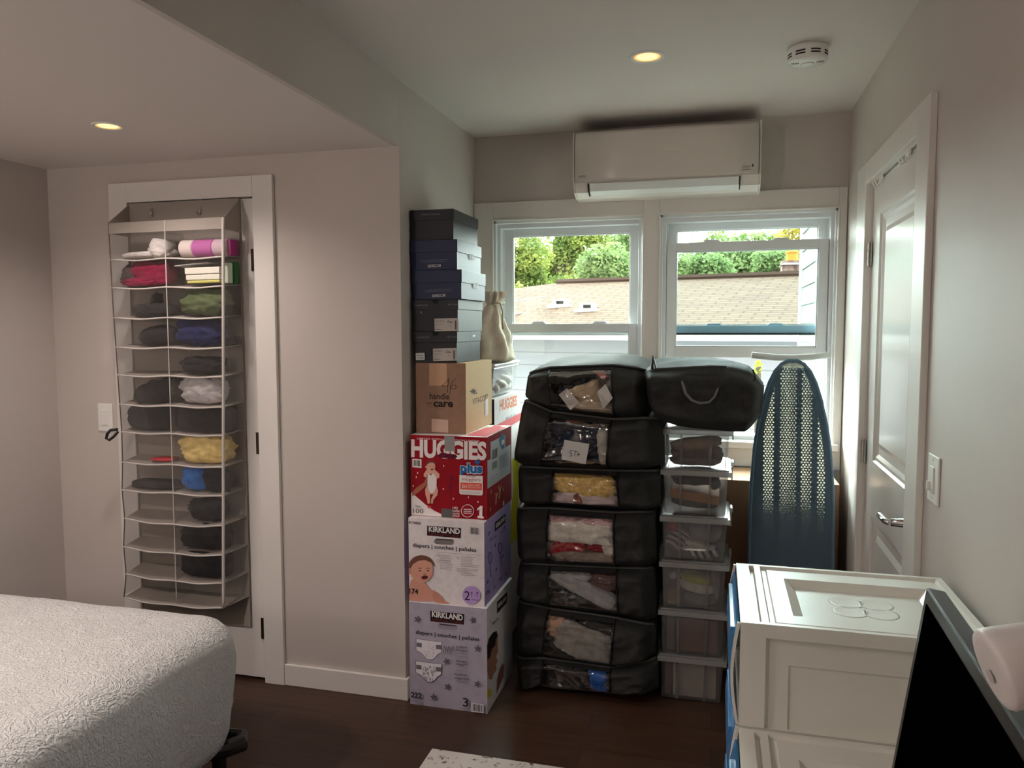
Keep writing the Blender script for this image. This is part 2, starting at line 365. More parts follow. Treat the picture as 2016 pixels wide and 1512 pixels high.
# ================================================================== WINDOWS
mb = MB(); y = YW
mb.box(XB + .003, W1[0], y - .018, y, .846, 2.115).box(W1[1], W2[0], y - .018, y, WZ0, 2.115).box(W2[1], XR - .003, y - .018, y, .846, 2.115).box(W1[0], W1[1], y - .018, y, WZ1, 2.115).box(W2[0], W2[1], y - .018, y, WZ1, 2.115).box(W1[0], W2[1], y - .018, y, .846, .93)
for a, b in (W1, W2):
    for (x0, x1, z0, z1) in ((a - .006, a + .004, WZ0, WZ1 + .006), (b - .004, b + .006, WZ0, WZ1 + .006), (a, b, WZ1 - .004, WZ1 + .006)): mb.box(x0, x1, y - .024, y - .014, z0, z1)
struct(mb.build('trim_3', M['trim'], bevel=.003))
struct(MB().box(W1[0] - .02, W2[1] + .02, YW - .055, YW + .06, .935, .966).build('trim_4', M['trim'], bevel=.004))
def rails(mb, x0, x1, z0, z1, y0, y1, st, tr, brl):
    """sash frame: stile, top rail, bottom rail widths"""
    mb.box(x0, x0 + st, y0, y1, z0, z1).box(x1 - st, x1, y0, y1, z0, z1).box(x0 + st, x1 - st, y0, y1, z1 - tr, z1).box(x0 + st, x1 - st, y0, y1, z0, z0 + brl)
    for (a, b, c, d) in ((x0 + st, x0 + st + .006, z0 + brl, z1 - tr), (x1 - st - .006, x1 - st, z0 + brl, z1 - tr), (x0 + st, x1 - st, z1 - tr - .006, z1 - tr), (x0 + st, x1 - st, z0 + brl, z0 + brl + .006)): mb.box(a, b, y0 + .008, y1 - .008, c, d)
def latch(parent, x, y, z, m=None):
    return MB().prism([(x - .04, y, z), (x - .026, y, z + .012), (x + .026, y, z + .012), (x + .04, y, z)], (0, .018, 0)).build('latch', m or M['vinyl'], parent, bevel=.002)
def win(name, X, low_z0, up_z0, tint, up):
    x0, x1 = X; w = sempty(name, ((x0 + x1) / 2, YW + .06, WZ0))
    f = MB(); 
    for (a, b, c, d) in ((x0, x0 + .028, WZ0, WZ1), (x1 - .028, x1, WZ0, WZ1), (x0 + .028, x1 - .028, WZ1 - .035, WZ1), (x0 + .028, x1 - .028, WZ0, WZ0 + .02)):
        f.box(a, b, YW + .028, YW + .135, c, d); f.box(a - .004, b + .004, YW - .004, YW + .034, c, d) if False else None
    f.box(x0, x0 + .012, YW, YW + .03, WZ0, WZ1).box(x1 - .012, x1, YW, YW + .03, WZ0, WZ1).box(x0, x1, YW, YW + .03, WZ1 - .014, WZ1)
    f.box(x0 + .026, x0 + .034, YW + .08, YW + .086, WZ0, WZ1).box(x1 - .034, x1 - .026, YW + .08, YW + .086, WZ0, WZ1)
    f.build('window_frame', M['vinyl'], w, bevel=.002)
    sx0, sx1 = x0 + .03, x1 - .03; H = .545
    # upper sash (outer track)
    s = MB(); rails(s, sx0, sx1, up_z0, WZ1 - .035, YW + .09, YW + .122, .042, .032, .042)
    us = s.build('upper_sash', M['vinyl'], w, bevel=.0015)
    MB().box(sx0 + .042, sx1 - .042, YW + .104, YW + .108, up_z0 + .042, WZ1 - .067).build('glass_pane', M['glass'], us)
    # lower sash (inner track)
    s = MB(); rails(s, sx0, sx1, low_z0, low_z0 + H, YW + .048, YW + .08, .042, .04, .05)
    ls = s.build('lower_sash', M['vinyl'], w, bevel=.0015)
    MB().box(sx0 + .042, sx1 - .042, YW + .062, YW + .066, low_z0 + .05, low_z0 + H - .04).build('glass_pane', tint, ls)
    cx = (x0 + x1) / 2
    for k in (-1, 1): latch(ls, cx + k * .155, YW + .056, low_z0 + H)
    if up:
        fb = MB(); fb.box(sx0 + .036, sx1 - .036, YW + .0885, YW + .0905, up_z0 + .004, up_z0 + .04).box(sx0 + .03, sx0 + .0435, YW + .0885, YW + .0905, up_z0 + .04, 1.86).box(sx1 - .0435, sx1 - .03, YW + .0885, YW + .0905, up_z0 + .04, 1.86).build('blue_edge_strip', M['blue_strip'], us)  # blue strips on the sash parts seen through the lower glass
        MB().box(sx0 + .04, sx1 - .04, YW + .084, YW + .092, up_z0 - .004, up_z0 + .006).build('gasket', M['dark_slot'], us)
        for k in (-1, 1): latch(us, cx + k * .14, YW + .084, up_z0 + .04, M['blue_strip'])
    return w
win('window_1', W1, WZ0 + .005, 1.455, M['glass'], False)
win('window_2', W2, 1.352, 1.462, M['glass_blue'], True)

# ================================================================== CEILING FITTINGS, AC, SWITCHES
warm = (1.0, .60, .22)
def downlight(p, label, r=.062):
    t = thing('downlight', label, 'light', p, 'recessed ceiling lights')
    x, y, z = p
    MB().lathe((x, y, z), (0, 0, -1), [(r * .72, -.0), (r * .78, .004), (r * .95, .006), (r, .001), (r, -.0)], 40, caps=False).build('trim_ring', M['white_plastic'], t, smooth=True)
    MB().lathe((x, y, z), (0, 0, -1), [(r * .74, .003), (r * .70, -.0002), (r * .66, .0012), (r*.60,.0012)], 40, caps=False).build('reflector', emit_mat('lit_reflector', (1.0, .52, .16), 1.0), t, smooth=True)
    MB().lathe((x, y, z), (0, 0, -1), [(0.001, .0022), (r * .61, .002)], 40, caps=False).build('lens', emit_mat('lit_lens', (1.0, .62, .25), 1.9), t)
    l = bpy.data.lights.new('downlight_lamp', 'SPOT'); l.energy = 40; l.color = (1, .86, .80); l.shadow_soft_size = .05; l.spot_size = math.radians(150); l.spot_blend = .8
    o = bpy.data.objects.new('downlight_lamp', l); COL.objects.link(o); o.location = (x, y, z - .03); return l
LAMPS = [downlight((-.255, 2.80, ZH), 'lit round recessed light in the high ceiling before the air conditioner'),
         downlight((-2.035, 2.26, ZL), 'lit round recessed light in the low ceiling above the bed', .052)]
LAMPS += [downlight((-.255, .7, ZH), 'added unseen recessed light in the high ceiling behind the camera position'),  # out-of-frame downlight added for more room light
          downlight((-2.035, .7, ZL), 'recessed light in the low ceiling over the head of the bed', .052)]
# smoke detector
sd = thing('smoke_detector', 'round white smoke detector with dark slots on the ceiling near the right wall', 'smoke detector', (.278, 2.86, ZH))
c = (.278, 2.86, ZH)
MB().lathe(c, (0, 0, -1), [(.056, 0), (.066, .001), (.066, .014), (.064, .016), (.064, .042), (.058, .05), (.02, .054), (.001, .054)], 48).build('body', M['white_plastic'], sd, smooth=True)
mb = MB()
for k in range(8):
    a0 = 2 * math.pi * k / 8
    for h in (.022, .031):
        for q in range(6):
            t0 = a0 + .06 + q * .085; t1 = t0 + .085; r = .0646
            mb.poly([(c[0] + r * math.cos(t0), c[1] + r * math.sin(t0), c[2] - h), (c[0] + r * math.cos(t1), c[1] + r * math.sin(t1), c[2] - h), (c[0] + r * math.cos(t1), c[1] + r * math.sin(t1), c[2] - h - .005), (c[0] + r * math.cos(t0), c[1] + r * math.sin(t0), c[2] - h - .005)])
mb.build('vent_slots', M['dark_slot'], sd)
MB().lathe((c[0], c[1], c[2] - .0535), (0, 0, -1), [(.022, 0), (.022, .003), (.018, .0045), (.001, .0045)], 28).build('test_button', M['white_plastic'], sd, smooth=True)
for s in (-1, 1):
    mb = MB()
    for k in range(5): mb.box(c[0] + s * .04 - .012 + k * .005, c[0] + s * .04 - .0095 + k * .005, c[1] - .018, c[1] - .005, c[2] - .0532, c[2] - .0525)
    mb.build('sounder_grille', M['dark_slot'], sd)
# mini-split air conditioner
ax0, ax1, ay = -.655, .168, YW
ac = thing('air_conditioner', 'long white wall-mounted air conditioner above the two windows', 'air conditioner', ((ax0 + ax1) / 2, YW - .1, 2.09))
acw = mat('air_conditioner_white', (215, 207, 200), .3, .45)
side = [(YW, 2.385), (3.555, 2.385), (3.548, 2.365), (3.54, 2.27), (3.546, 2.155), (3.575, 2.115), (3.63, 2.095), (YW, 2.092)]
MB().prism([(ax0 + .006, p[0] + .006, p[1]) for p in side], (ax1 - ax0 - .012, 0, 0)).build('body', acw, ac, bevel=.004)
for xx, k in ((ax0, 0), (ax1 - .008, 1)):
    MB().prism([(xx, p[0], p[1]) for p in side], (.008, 0, 0)).build('end_cap', acw, ac, bevel=.002)
fr = [(3.552, 2.378), (3.538, 2.33), (3.535, 2.27), (3.538, 2.2), (3.545, 2.158)]
mb = MB()
mb.grid(lambda u, v: (ax0 + .012 + u * (ax1 - ax0 - .024), *[(lambda a, b, t: (a[0] * (1 - t) + b[0] * t, a[1] * (1 - t) + b[1] * t))(fr[min(3, int(v * 4))], fr[min(3, int(v * 4)) + 1], v * 4 - min(3, int(v * 4)))]  [0]), 4, 16)
mb.build('front_panel', acw, ac, smooth=True, solid=.006)
lo = [(3.547, 2.15), (3.566, 2.117), (3.60, 2.1)]
mb = MB(); mb.prism([(ax0 + .075, lo[0][0], lo[0][1]), (ax0 + .075, lo[1][0], lo[1][1]), (ax0 + .075, lo[2][0], lo[2][1]), (ax0 + .075, 3.62, 2.14)], (ax1 - ax0 - .165, 0, 0))
mb.build('louver', mat('louver_white', (226, 228, 226), .3, .5), ac, bevel=.003)
for xx in (ax0 + .068, ax1 - .09): MB().prism([(xx, 3.545, 2.15), (xx, 3.564, 2.116), (xx, 3.6, 2.1), (xx, 3.62, 2.14)], (.005, 0, 0)).build('louver_gap', M['dark_slot'], ac)
pr = Print(lambda x, y: at(x, y, 1, 3.529), (0, -1, 0))
pr.text('FUJITSU', (1139, 350), (1153, 349), 4, (90, 86, 82)).text('Halcyon', (1462, 330), (1478, 329), 4.5, (70, 68, 66), shear=.2)
pr.ell(1482, 325.5, 1.6, 3, (70, 68, 66)).line([(1462, 334), (1478, 333)], 1, (120, 118, 114)); pr.done(ac, 'printed_marks')
MB().box(-.25, -.18, 3.5285, 3.531, 2.273, 2.279).build('display_window', mat('display', (226, 220, 206), .2, .5), ac)
mb = MB()
for k in range(26): mb.box(ax0 + .03 + k * .03, ax0 + .05 + k * .03, 3.575, 3.72, 2.385, 2.3862)
mb.build('intake_grille', M['dark_slot'], ac)
MB().tube([(-.62, 3.70, 2.388), (-.6, 3.69, 2.40), (-.56, 3.70, 2.412), (-.53, 3.735, 2.41)], .008, 8).build('cable_stub', M['black_plastic'], ac, smooth=True)
# switches
def plate(name, label, c, nrm, w=.076, h=.122):
    t = thing(name, label, 'light switch', c); x, y, z = c; d = .006
    def bx(u0, u1, z0, z1, t0, t1):
        if nrm == 'y': return (x + u0, x + u1, y - t1, y - t0, z + z0, z + z1)
        return (x - t1, x - t0, y + u0, y + u1, z + z0, z + z1)
    MB().box(*bx(-w / 2, w / 2, 0, h, 0, d)).build('plate', M['white_plastic'], t, bevel=.003)
    MB().box(*bx(-.017, .017, .027, .095, d, d + .004)).build('rocker', M['white_plastic'], t, bevel=.0015)
    if nrm == 'x': MB().box(*bx(.004, .012, .032, .055, d + .003, d + .012)).build('dimmer_slider', M['white_plastic'], t, bevel=.001)
    mb = MB()
    for zz in (.013, h - .013): mb.cyl(bx(0, 0, zz, zz, d, d)[0::2], (Vector(bx(0, 0, zz, zz, d, d)[0::2]) + Vector((0, -.001, 0) if nrm == 'y' else (-.001, 0, 0))), .003, n=10)
    mb.build('screws', M['white_plastic'], t)
    return t
plate('light_switch', 'white rocker light switch on the closet wall left of the hanging organizer', (-2.597, YC, 1.046), 'y')
plate('light_switch', 'white dimmer light switch on the right wall beside the panel door', (XR, 2.185, 1.043), 'x', .1, .125)

# ================================================================== CARTONS
BALB = 1.0
def carton(name, label, x0, x1, y0, y1, z0, z1, front, side, top, parts=True, cat='box', group=None, jitter=.002):
    t = thing(name, label, cat, ((x0 + x1) / 2, (y0 + y1) / 2, z0), group); j = jitter
    mb = MB(); V = [Vector(p) for p in ((x0, y0, z0), (x1, y0, z0), (x1, y1, z0), (x0, y1, z0), (x0, y0, z1), (x1, y0, z1), (x1, y1, z1), (x0, y1, z1))]
    for fidx, m in (((0, 1, 5, 4), front), ((1, 2, 6, 5), side), ((2, 3, 7, 6), front), ((3, 0, 4, 7), side), ((3, 2, 1, 0), top)): mb.add([V[i] for i in fidx], [(0, 1, 2, 3)], m)
    # top flaps: two long flaps meeting at a seam, a hair above the rim
    ym = (y0 + y1) / 2
    mb.add([(x0, y0, z1), (x1, y0, z1), (x1, ym - .001, z1 - .001), (x0, ym - .001, z1 - .001)], [(0, 1, 2, 3)], top)
    mb.add([(x0, ym + .001, z1 - .001), (x1, ym + .001, z1 - .001), (x1, y1, z1), (x0, y1, z1)], [(0, 1, 2, 3)], top)
    mb.add([(x0, ym - .004, z1 - .003), (x1, ym - .004, z1 - .003), (x1, ym + .004, z1 - .003), (x0, ym + .004, z1 - .003)], [(0, 1, 2, 3)], top)
    mb.build('body', None, t)
    return t
def card(name, c, amt=.03, stretch=None): return mat(name, c, .75, .2, noise_amt=amt, noise_scale=40, stretch=stretch)
cg = 'cartons stacked in the left column'
# zoomed-view coordinate helpers (region offset and scale)
z5 = lambda X, Y: (780 + X / 3.518, 1000 + Y / 3.518)
z4 = lambda X, Y: (780 + X / 4.3214, 690 + Y / 4.3214)
z3 = lambda X, Y: (780 + X / 4.4464, 390 + Y / 4.4464)
INK = (38, 36, 40); GREY = (120, 116, 124)
K3 = dict(x0=-1.163, x1=-.842, y0=2.774, y1=3.155, z0=.0, z1=.418)
K2 = dict(x0=-1.167, x1=-.855, y0=2.788, y1=3.18, z0=.4185, z1=.751)
RD = dict(x0=-1.171, x1=-.855, y0=2.828, y1=3.195, z0=.7515, z1=1.075)
HC = dict(x0=-1.168, x1=-.957, y0=2.884, y1=3.245, z0=1.0755, z1=1.357)
def facefn(b, side, zf): 
    def cl(p):
        i = 0 if side == 'f' else 1; lo, hi = (b['x0'], b['x1']) if side == 'f' else (b['y0'], b['y1'])
        p[i] = max(lo + .001, min(hi - .001, p[i])); p.z = max(b['z0'] + .001, min(b['z1'] - .001, p.z)); return p
    if side == 'f': return (lambda X, Y: cl(at(*zf(X, Y), 1, b['y0']))), (0, -1, 0)
    return (lambda X, Y: cl(at(*zf(X, Y), 0, b['x1']))), (1, 0, 0)
def flower(p, X, Y, r, c):
    for k in range(5): a = 2 * math.pi * k / 5 + X; p.ell(X + r * .6 * math.cos(a), Y + r * .6 * math.sin(a), r * .5, r * .26, c, 10, math.degrees(a))
def kirk_label(p, q, tl, tr, h):
    p.poly(q, (26, 22, 24)); p.text('KIRKLAND', tl, tr, h, (232, 228, 226), bold=.03)
    a, b, c, d = q; p.text('SIGNATURE', (d[0] + 10, d[1] - 5), (c[0] - 10, c[1] - 6), h * .4, (120, 34, 40), bold=.01)
def baby_head(p, cx, cy, r, skin, dark, tilt=0):
    p.ell(cx, cy, r * .86, r, skin, 32, tilt)
    p.poly([(cx + r * 1.0 * math.cos(a), cy - r * .18 + r * .92 * math.sin(a)) for a in [math.radians(180 + 18 * k) for k in range(11)]] + [(cx + r * .8, cy - r * .5), (cx + r * .3, cy - r * .72), (cx - r * .2, cy - r * .68), (cx - r * .62, cy - r * .42), (cx - r * .84, cy - r * .05)], dark)
    p.ell(cx - r * .92, cy + r * .12, r * .16, r * .24, tuple(int(v * .9) for v in skin), 14)
    for s in (-.1, .5): p.ell(cx + r * s, cy + r * .08, r * .095, r * .045, (58, 40, 36), 12, 5); p.line([(cx + r * (s - .15), cy - r * .1), (cx + r * (s + .15), cy - r * .12)], r * .05, tuple(int(v * .6) for v in skin))
    p.ell(cx + r * .26, cy + r * .32, r * .13, r * .09, tuple(int(v * .84) for v in skin), 12)
    p.ell(cx + r * .25, cy + r * .58, r * .27, r * .16, (150, 76, 72), 18, -8); p.ell(cx + r * .25, cy + r * .57, r * .22, r * .11, (84, 28, 32), 18, -8)
    for s in (-.32, .68): p.ell(cx + r * s, cy + r * .38, r * .15, r * .12, tuple(min(255, int(v * k)) for v, k in zip(skin, (1.02, .93, .93))), 14)
# --- bottom carton, lavender-grey
kg = card('lavender_card', (172, 166, 182)); kw = card('white_card', (226, 220, 222)); kl = card('lilac_card', (168, 150, 196))
t = carton('diaper_box', 'lavender-grey diaper carton on the floor, bottom of the left column, size 3', **K3, front=kg, side=kw, top=kw, group=cg)
P, n = facefn(K3, 'f', z5); p = Print(P, n)
kirk_label(p, [(236, 712), (472, 735), (470, 808), (238, 784)], (248, 752), (462, 779), 38)
p.poly([(298, 803), (415, 816), (426, 830), (415, 846), (300, 834), (286, 818)], (150, 144, 160)); p.poly([(300, 800), (415, 813), (424, 822), (300, 809)], (60, 56, 64))
p.text('diapers | couches | pañales', (136, 871), (577, 922), 26, INK, bold=.015)
for oy in (0, 152):
    q = [(140, 905 + oy), (176, 912 + oy), (230, 918 + oy), (282, 926 + oy), (316, 926 + oy), (314, 968 + oy), (312, 998 + oy), (286, 1015 + oy), (268, 1038 + oy), (246, 1050 + oy), (212, 1046 + oy), (194, 1022 + oy), (172, 1000 + oy), (140, 984 + oy)]
    p.poly([((x - 228) * 1.03 + 228, (y - 975 - oy) * 1.04 + 975 + oy) for x, y in q], (70, 66, 74)); p.poly(q, (226, 222, 228))
    p.poly([(142, 930 + oy), (178, 936 + oy), (178, 966 + oy), (142, 960 + oy)], (112, 108, 118)); p.poly([(276, 946 + oy), (314, 950 + oy), (313, 980 + oy), (276, 976 + oy)], (112, 108, 118))
    rd = random.Random(oy)
    for k in range(26 if oy == 0 else 44):
        X, Y = rd.uniform(185, 272), rd.uniform(930, 1035) + oy
        if abs(X - 228) < 60 - (Y - oy - 930) * .3: p.line([(X, Y), (X + (0 if oy == 0 else rd.uniform(-6, 6)), Y + (5 if oy == 0 else 14))], 3, (120, 116, 126))
for X, Y in ((152, 766), (536, 773), (569, 970), (355, 1057), (362, 1232), (266, 1302), (568, 1212)): flower(p, X, Y, 22, (92, 88, 98))
for a, (s, Y0) in enumerate((('stylish', 962), ('designs', 984), ('design', 1060), ('élégant', 1082), ('diseños', 1152), ('elegantes', 1178))): p.text(s, (420 - (12 if 'ñ' in s or s == 'elegantes' else 0), Y0 - 3), (497 + (12 if s == 'elegantes' else 0), Y0 + 4), 15, (74, 70, 78), bold=.01)
for Y0 in (1000, 1020, 1096, 1116, 1192): p.line([(418, Y0 - 3), (498, Y0 + 5)], 4, (140, 135, 146))
for k in range(5): p.line([(332 + k * 14, 1005), (340 + k * 15, 945 + 8 * (k % 2)), (352 + k * 14, 985)], 3, (88, 84, 94))
p.text('222', (111, 1300), (185, 1309), 36, INK, bold=.03).text('3', (468, 1362), (507, 1366), 58, INK, bold=.01)
p.line([(114, 1322), (180, 1330)], 5, (140, 135, 146)).line([(140, 1334), (182, 1339)], 5, (140, 135, 146)).line([(462, 1378), (510, 1385)], 6, (140, 135, 146))
p.poly([(528, 1338), (612, 1350), (612, 1410), (528, 1400)], (226, 222, 226)).bars([(536, 1344), (604, 1354), (604, 1402), (536, 1394)])
p.done(t, 'front_print')
P, n = facefn(K3, 's', z5); p = Print(P, n)
kirk_label(p, [(697, 652), (768, 580), (765, 655), (697, 733)], (703, 696), (762, 634), 30)
p.text('diapers', (662, 812), (708, 770), 20, GREY, bold=.01)
# head in profile on the side panel
p.poly([(625, 960), (640, 910), (668, 868), (692, 856), (704, 880), (700, 930), (704, 990), (692, 1030), (702, 1060), (690, 1085), (694, 1120), (672, 1150), (660, 1190), (640, 1185), (626, 1140)], (168, 118, 96))
p.poly([(623, 960), (640, 905), (668, 862), (694, 852), (702, 885), (690, 905), (684, 950), (660, 980), (650, 1030), (624, 1065)], (40, 30, 30))
p.poly([(696, 1195), (712, 1120), (734, 1075), (746, 1090), (740, 1170), (712, 1240), (692, 1290)], (140, 92, 82)); p.ell(643, 1282, 17, 30, (214, 196, 70))
p.done(t, 'side_print')
# --- second carton, white with lilac side
t = carton('diaper_box', 'white diaper carton with smiling baby and lilac side, second from the floor, size 2', **K2, front=kw, side=kl, top=kw, group=cg)
P, n = facefn(K2, 'f', z5); p = Print(P, n)
p.text('8174800', (88, 108), (170, 116), 18, INK, bold=.01)
kirk_label(p, [(215, 122), (449, 139), (447, 210), (214, 190)], (226, 163), (441, 180), 36)
p.poly([(275, 211), (390, 218), (402, 234), (390, 256), (275, 250), (260, 232)], (128, 122, 118)); p.poly([(275, 211), (390, 218), (400, 226), (275, 220)], (50, 46, 46))
p.text('diapers | couches | pañales', (115, 268), (555, 304), 26, INK, bold=.015)
p.line([(285, 306), (586, 328)], 3, (180, 172, 176))
rd = random.Random(4)
for (X, Y0, k) in ((305, 325, 4), (305, 362, 6), (448, 336, 7), (448, 418, 5)):
    for j in range(k): p.line([(X, Y0 + j * 11), (X + rd.uniform(70, 135 if X > 400 else 92), Y0 + j * 11 + 7)], 4, (178, 170, 174))
for X, Y0 in ((291, 326), (291, 364), (430, 342), (432, 425)): p.ell(X, Y0, 10, 10, (170, 162, 168), 14); p.ell(X, Y0, 7, 7, (224, 218, 220), 14)
p.bars([(514, 132), (580, 138), (580, 184), (514, 178)], n=10).text('5', (512, 130), (518, 131), 8, INK)
sk = (208, 150, 132)
p.poly([(84, 640), (86, 560), (104, 500), (140, 480), (205, 520), (240, 560), (290, 585), (318, 610), (336, 640), (380, 655), (350, 668), (290, 660), (262, 640), (150, 645)], sk)
p.poly([(262, 640), (252, 600), (262, 568), (290, 585), (318, 612), (336, 640), (340, 656)], (196, 138, 120))
baby_head(p, 178, 425, 92, (214, 158, 138), (112, 76, 60))
p.text('174', (94, 590), (156, 594), 36, INK, bold=.02)
p.ell(523, 601, 62, 64, (186, 156, 214)); p.text('2', (477, 632), (514, 636), 62, (48, 38, 60), bold=.01)
for X in (526, 565): p.ell(X, 584, 8, 8, (120, 92, 150), 12); p.line([(X, 592), (X, 612)], 5, (120, 92, 150))
p.line([(524, 630), (572, 636)], 5, (120, 92, 150)).line([(540, 600), (554, 601)], 4, (120, 92, 150))
p.done(t, 'front_print')
P, n = facefn(K2, 's', z5); p = Print(P, n)
kirk_label(p, [(682, 100), (757, 38), (755, 100), (682, 164)], (690, 140), (750, 84), 28)
p.text('diapers', (644, 232), (692, 200), 20, (90, 76, 120)).text('pañales', (716, 180), (756, 152), 18, (90, 76, 120))
rd = random.Random(9)
for (X, Y) in ((648, 345), (718, 278)):
    p.ell(X, Y, 15, 40, (86, 70, 122), 20); p.ell(X, Y, 11, 33, (150, 132, 184), 20); p.line([(X, Y + 40), (X + 8, Y + 130)], 4, (86, 70, 122))
for (X, Y) in ((640, 175), (684, 255), (690, 425), (630, 510), (676, 548), (718, 490), (735, 330), (758, 455), (746, 130)): p.line([(X - 4, Y + 14), (X + 5, Y - 12)], 6, (80, 66, 114))
p.text('174', (614, 612), (644, 590), 28, (60, 50, 80), bold=.01)
p.done(t, 'side_print')
# --- third carton, red
rc = card('red_card', (150, 18, 32)); wc = card('white_card_flap', (222, 214, 214))
t = carton('diaper_box', 'red diaper carton with a baby photo and grey tape, third from the floor, size 1', **RD, front=rc, side=rc, top=wc, group=cg)
P, n = facefn(RD, 'f', z4); p = Print(P, n); WH = (238, 232, 230)
p.text('LIMITED EDITION / EDITION LIMITEE', (178, 755), (708, 780), 15, (226, 190, 190), bold=.02)
p.poly([(128, 1205), (180, 1250), (250, 1310), (320, 1360), (400, 1400), (450, 1432), (127, 1397)], WH)
p.text('HUGGIES', (128, 898), (768, 925), 138, WH, bold=.045)
p.poly([(375, 872), (500, 882), (522, 900), (505, 920), (375, 912), (355, 893)], (92, 12, 40))
p.poly([(410, 727), (496, 734), (502, 858), (414, 856)], (150, 148, 150)); p.poly([(388, 1342), (484, 1350), (482, 1432), (386, 1424)], (96, 94, 94))
p.poly([(138, 920), (216, 926), (216, 1000), (138, 992)], WH).bars([(146, 930), (206, 935), (206, 986), (146, 980)], n=9)
# baby held upright
sk = (226, 172, 152)
p.poly([(135, 1210), (170, 1170), (240, 1120), (262, 1070), (286, 1062), (292, 1090), (258, 1150), (200, 1200), (140, 1240)], (168, 104, 82))
p.poly([(248, 1180), (262, 1150), (345, 1150), (358, 1190), (352, 1230), (318, 1270), (312, 1302), (296, 1300), (300, 1262), (318, 1222), (290, 1222), (288, 1300), (270, 1304), (262, 1260), (250, 1225)], sk)
p.poly([(236, 1050), (262, 1010), (330, 1012), (370, 1050), (368, 1082), (342, 1092), (328, 1050), (272, 1050), (256, 1080), (236, 1070)], sk)
p.poly([(272, 1045), (296, 1060), (322, 1042), (346, 1090), (344, 1150), (330, 1190), (306, 1216), (284, 1200), (268, 1150), (268, 1080)], WH)
baby_head(p, 296, 985, 44, sk, (120, 70, 56))
p.text('plus', (545, 1037), (738, 1042), 78, (240, 236, 234), bold=.09).text('plus', (548, 1035), (735, 1040), 76, (30, 110, 176), bold=.045)
p.line([(672, 948), (716, 950)], 17, (30, 110, 176)).line([(694, 926), (694, 972)], 17, (30, 110, 176))
p.poly([(540, 1058), (740, 1066), (740, 1220), (728, 1232), (552, 1222), (540, 1210)], WH)
p.text('little', (602, 1074), (678, 1078), 24, (150, 60, 66)).text('snugglers', (560, 1102), (720, 1112), 26, (150, 60, 66))
p.poly([(548, 1120), (732, 1128), (732, 1188), (548, 1180)], (226, 100, 84)).text('2in1', (562, 1163), (604, 1166), 26, WH, bold=.01)
p.text('SKIN CARE', (616, 1148), (716, 1152), 13, (250, 210, 200)).text('PROTECTION', (616, 1168), (718, 1172), 13, (250, 210, 200))
for k in range(2): p.line([(552, 1196 + 12 * k), (716, 1204 + 12 * k)], 4, (200, 186, 186))
p.text('Disney', (166, 1330), (212, 1334), 20, (60, 52, 56)).text('100', (146, 1378), (234, 1384), 38, (50, 44, 48), bold=-.005)
for j, s in enumerate(('192', 'DIAPERS', 'COUCHES', 'PAÑALES')): p.text(s, (484, 1348 + j * 21), (528 if j == 0 else 542, 1350 + j * 21), 22 if j == 0 else 13, WH, bold=.02)
p.ell(610, 1362, 55, 55, WH, 32).ell(610, 1362, 50, 50, (150, 18, 32), 32)
for k in range(3): p.line([(578, 1348 + 16 * k), (644, 1350 + 16 * k)], 7, WH)
p.poly([(692, 1345), (720, 1318), (738, 1320), (736, 1408), (748, 1410), (747, 1428), (696, 1422), (697, 1404), (710, 1404), (712, 1350), (694, 1358)], WH)
for X, Y in ((408, 980), (405, 1175), (490, 1258), (618, 1246), (150, 1150), (700, 1285), (188, 1040), (176, 1075)): p.ell(X, Y, 5, 8, (240, 220, 190), 8)
for X, Y in ((470, 1085), (462, 1160)): p.line([(X - 14, Y - 10), (X, Y - 22), (X + 18, Y)], 5, (96, 24, 70)); p.line([(X - 12, Y + 6), (X + 14, Y + 12)], 5, (96, 24, 70)); p.line([(X, Y - 18), (X - 6, Y + 22)], 5, (96, 24, 70))
p.poly([(272, 1318), (302, 1322), (300, 1340), (272, 1336)], (214, 70, 70))
p.done(t, 'front_print')
P, n = facefn(RD, 's', z4); p = Print(P, n)
p.poly([(775, 935), (802, 925), (802, 780), (925, 720), (925, 825), (970, 800), (970, 1040), (775, 1178)], (196, 198, 200))
p.poly([(870, 760), (885, 735), (900, 700), (922, 725), (920, 830), (895, 842), (880, 800)], (60, 120, 160)); p.text('s', (893, 805), (918, 790), 40, WH, bold=.04)
p.bars([(812, 850), (858, 826), (858, 905), (812, 932)], (60, 60, 62), 8).bars([(812, 955), (858, 930), (858, 990), (812, 1018)], (60, 60, 62), 6, 3)
for k in range(7): p.line([(870, 905 + 17 * k), (960, 860 + 17 * k)], 5, (140, 142, 146))
for k in range(4): p.line([(790, 1085 + 18 * k), (900, 1030 + 18 * k)], 4, (150, 152, 156))
for X, Y in ((868, 1160), (800, 1200), (905, 1180), (796, 1350)): p.line([(X, Y - 14), (X + 2, Y + 16)], 5, (220, 160, 120))
p.line([(840, 1310), (845, 1240), (838, 1215)], 9, (196, 150, 110)).line([(846, 1245), (856, 1205)], 7, (196, 150, 110)).line([(868, 1260), (876, 1200), (862, 1160)], 9, (196, 150, 110)).line([(876, 1200), (888, 1150)], 7, (196, 150, 110)); p.text('1', (898, 1322), (912, 1312), 40, WH, bold=.02)
p.done(t, 'side_print')
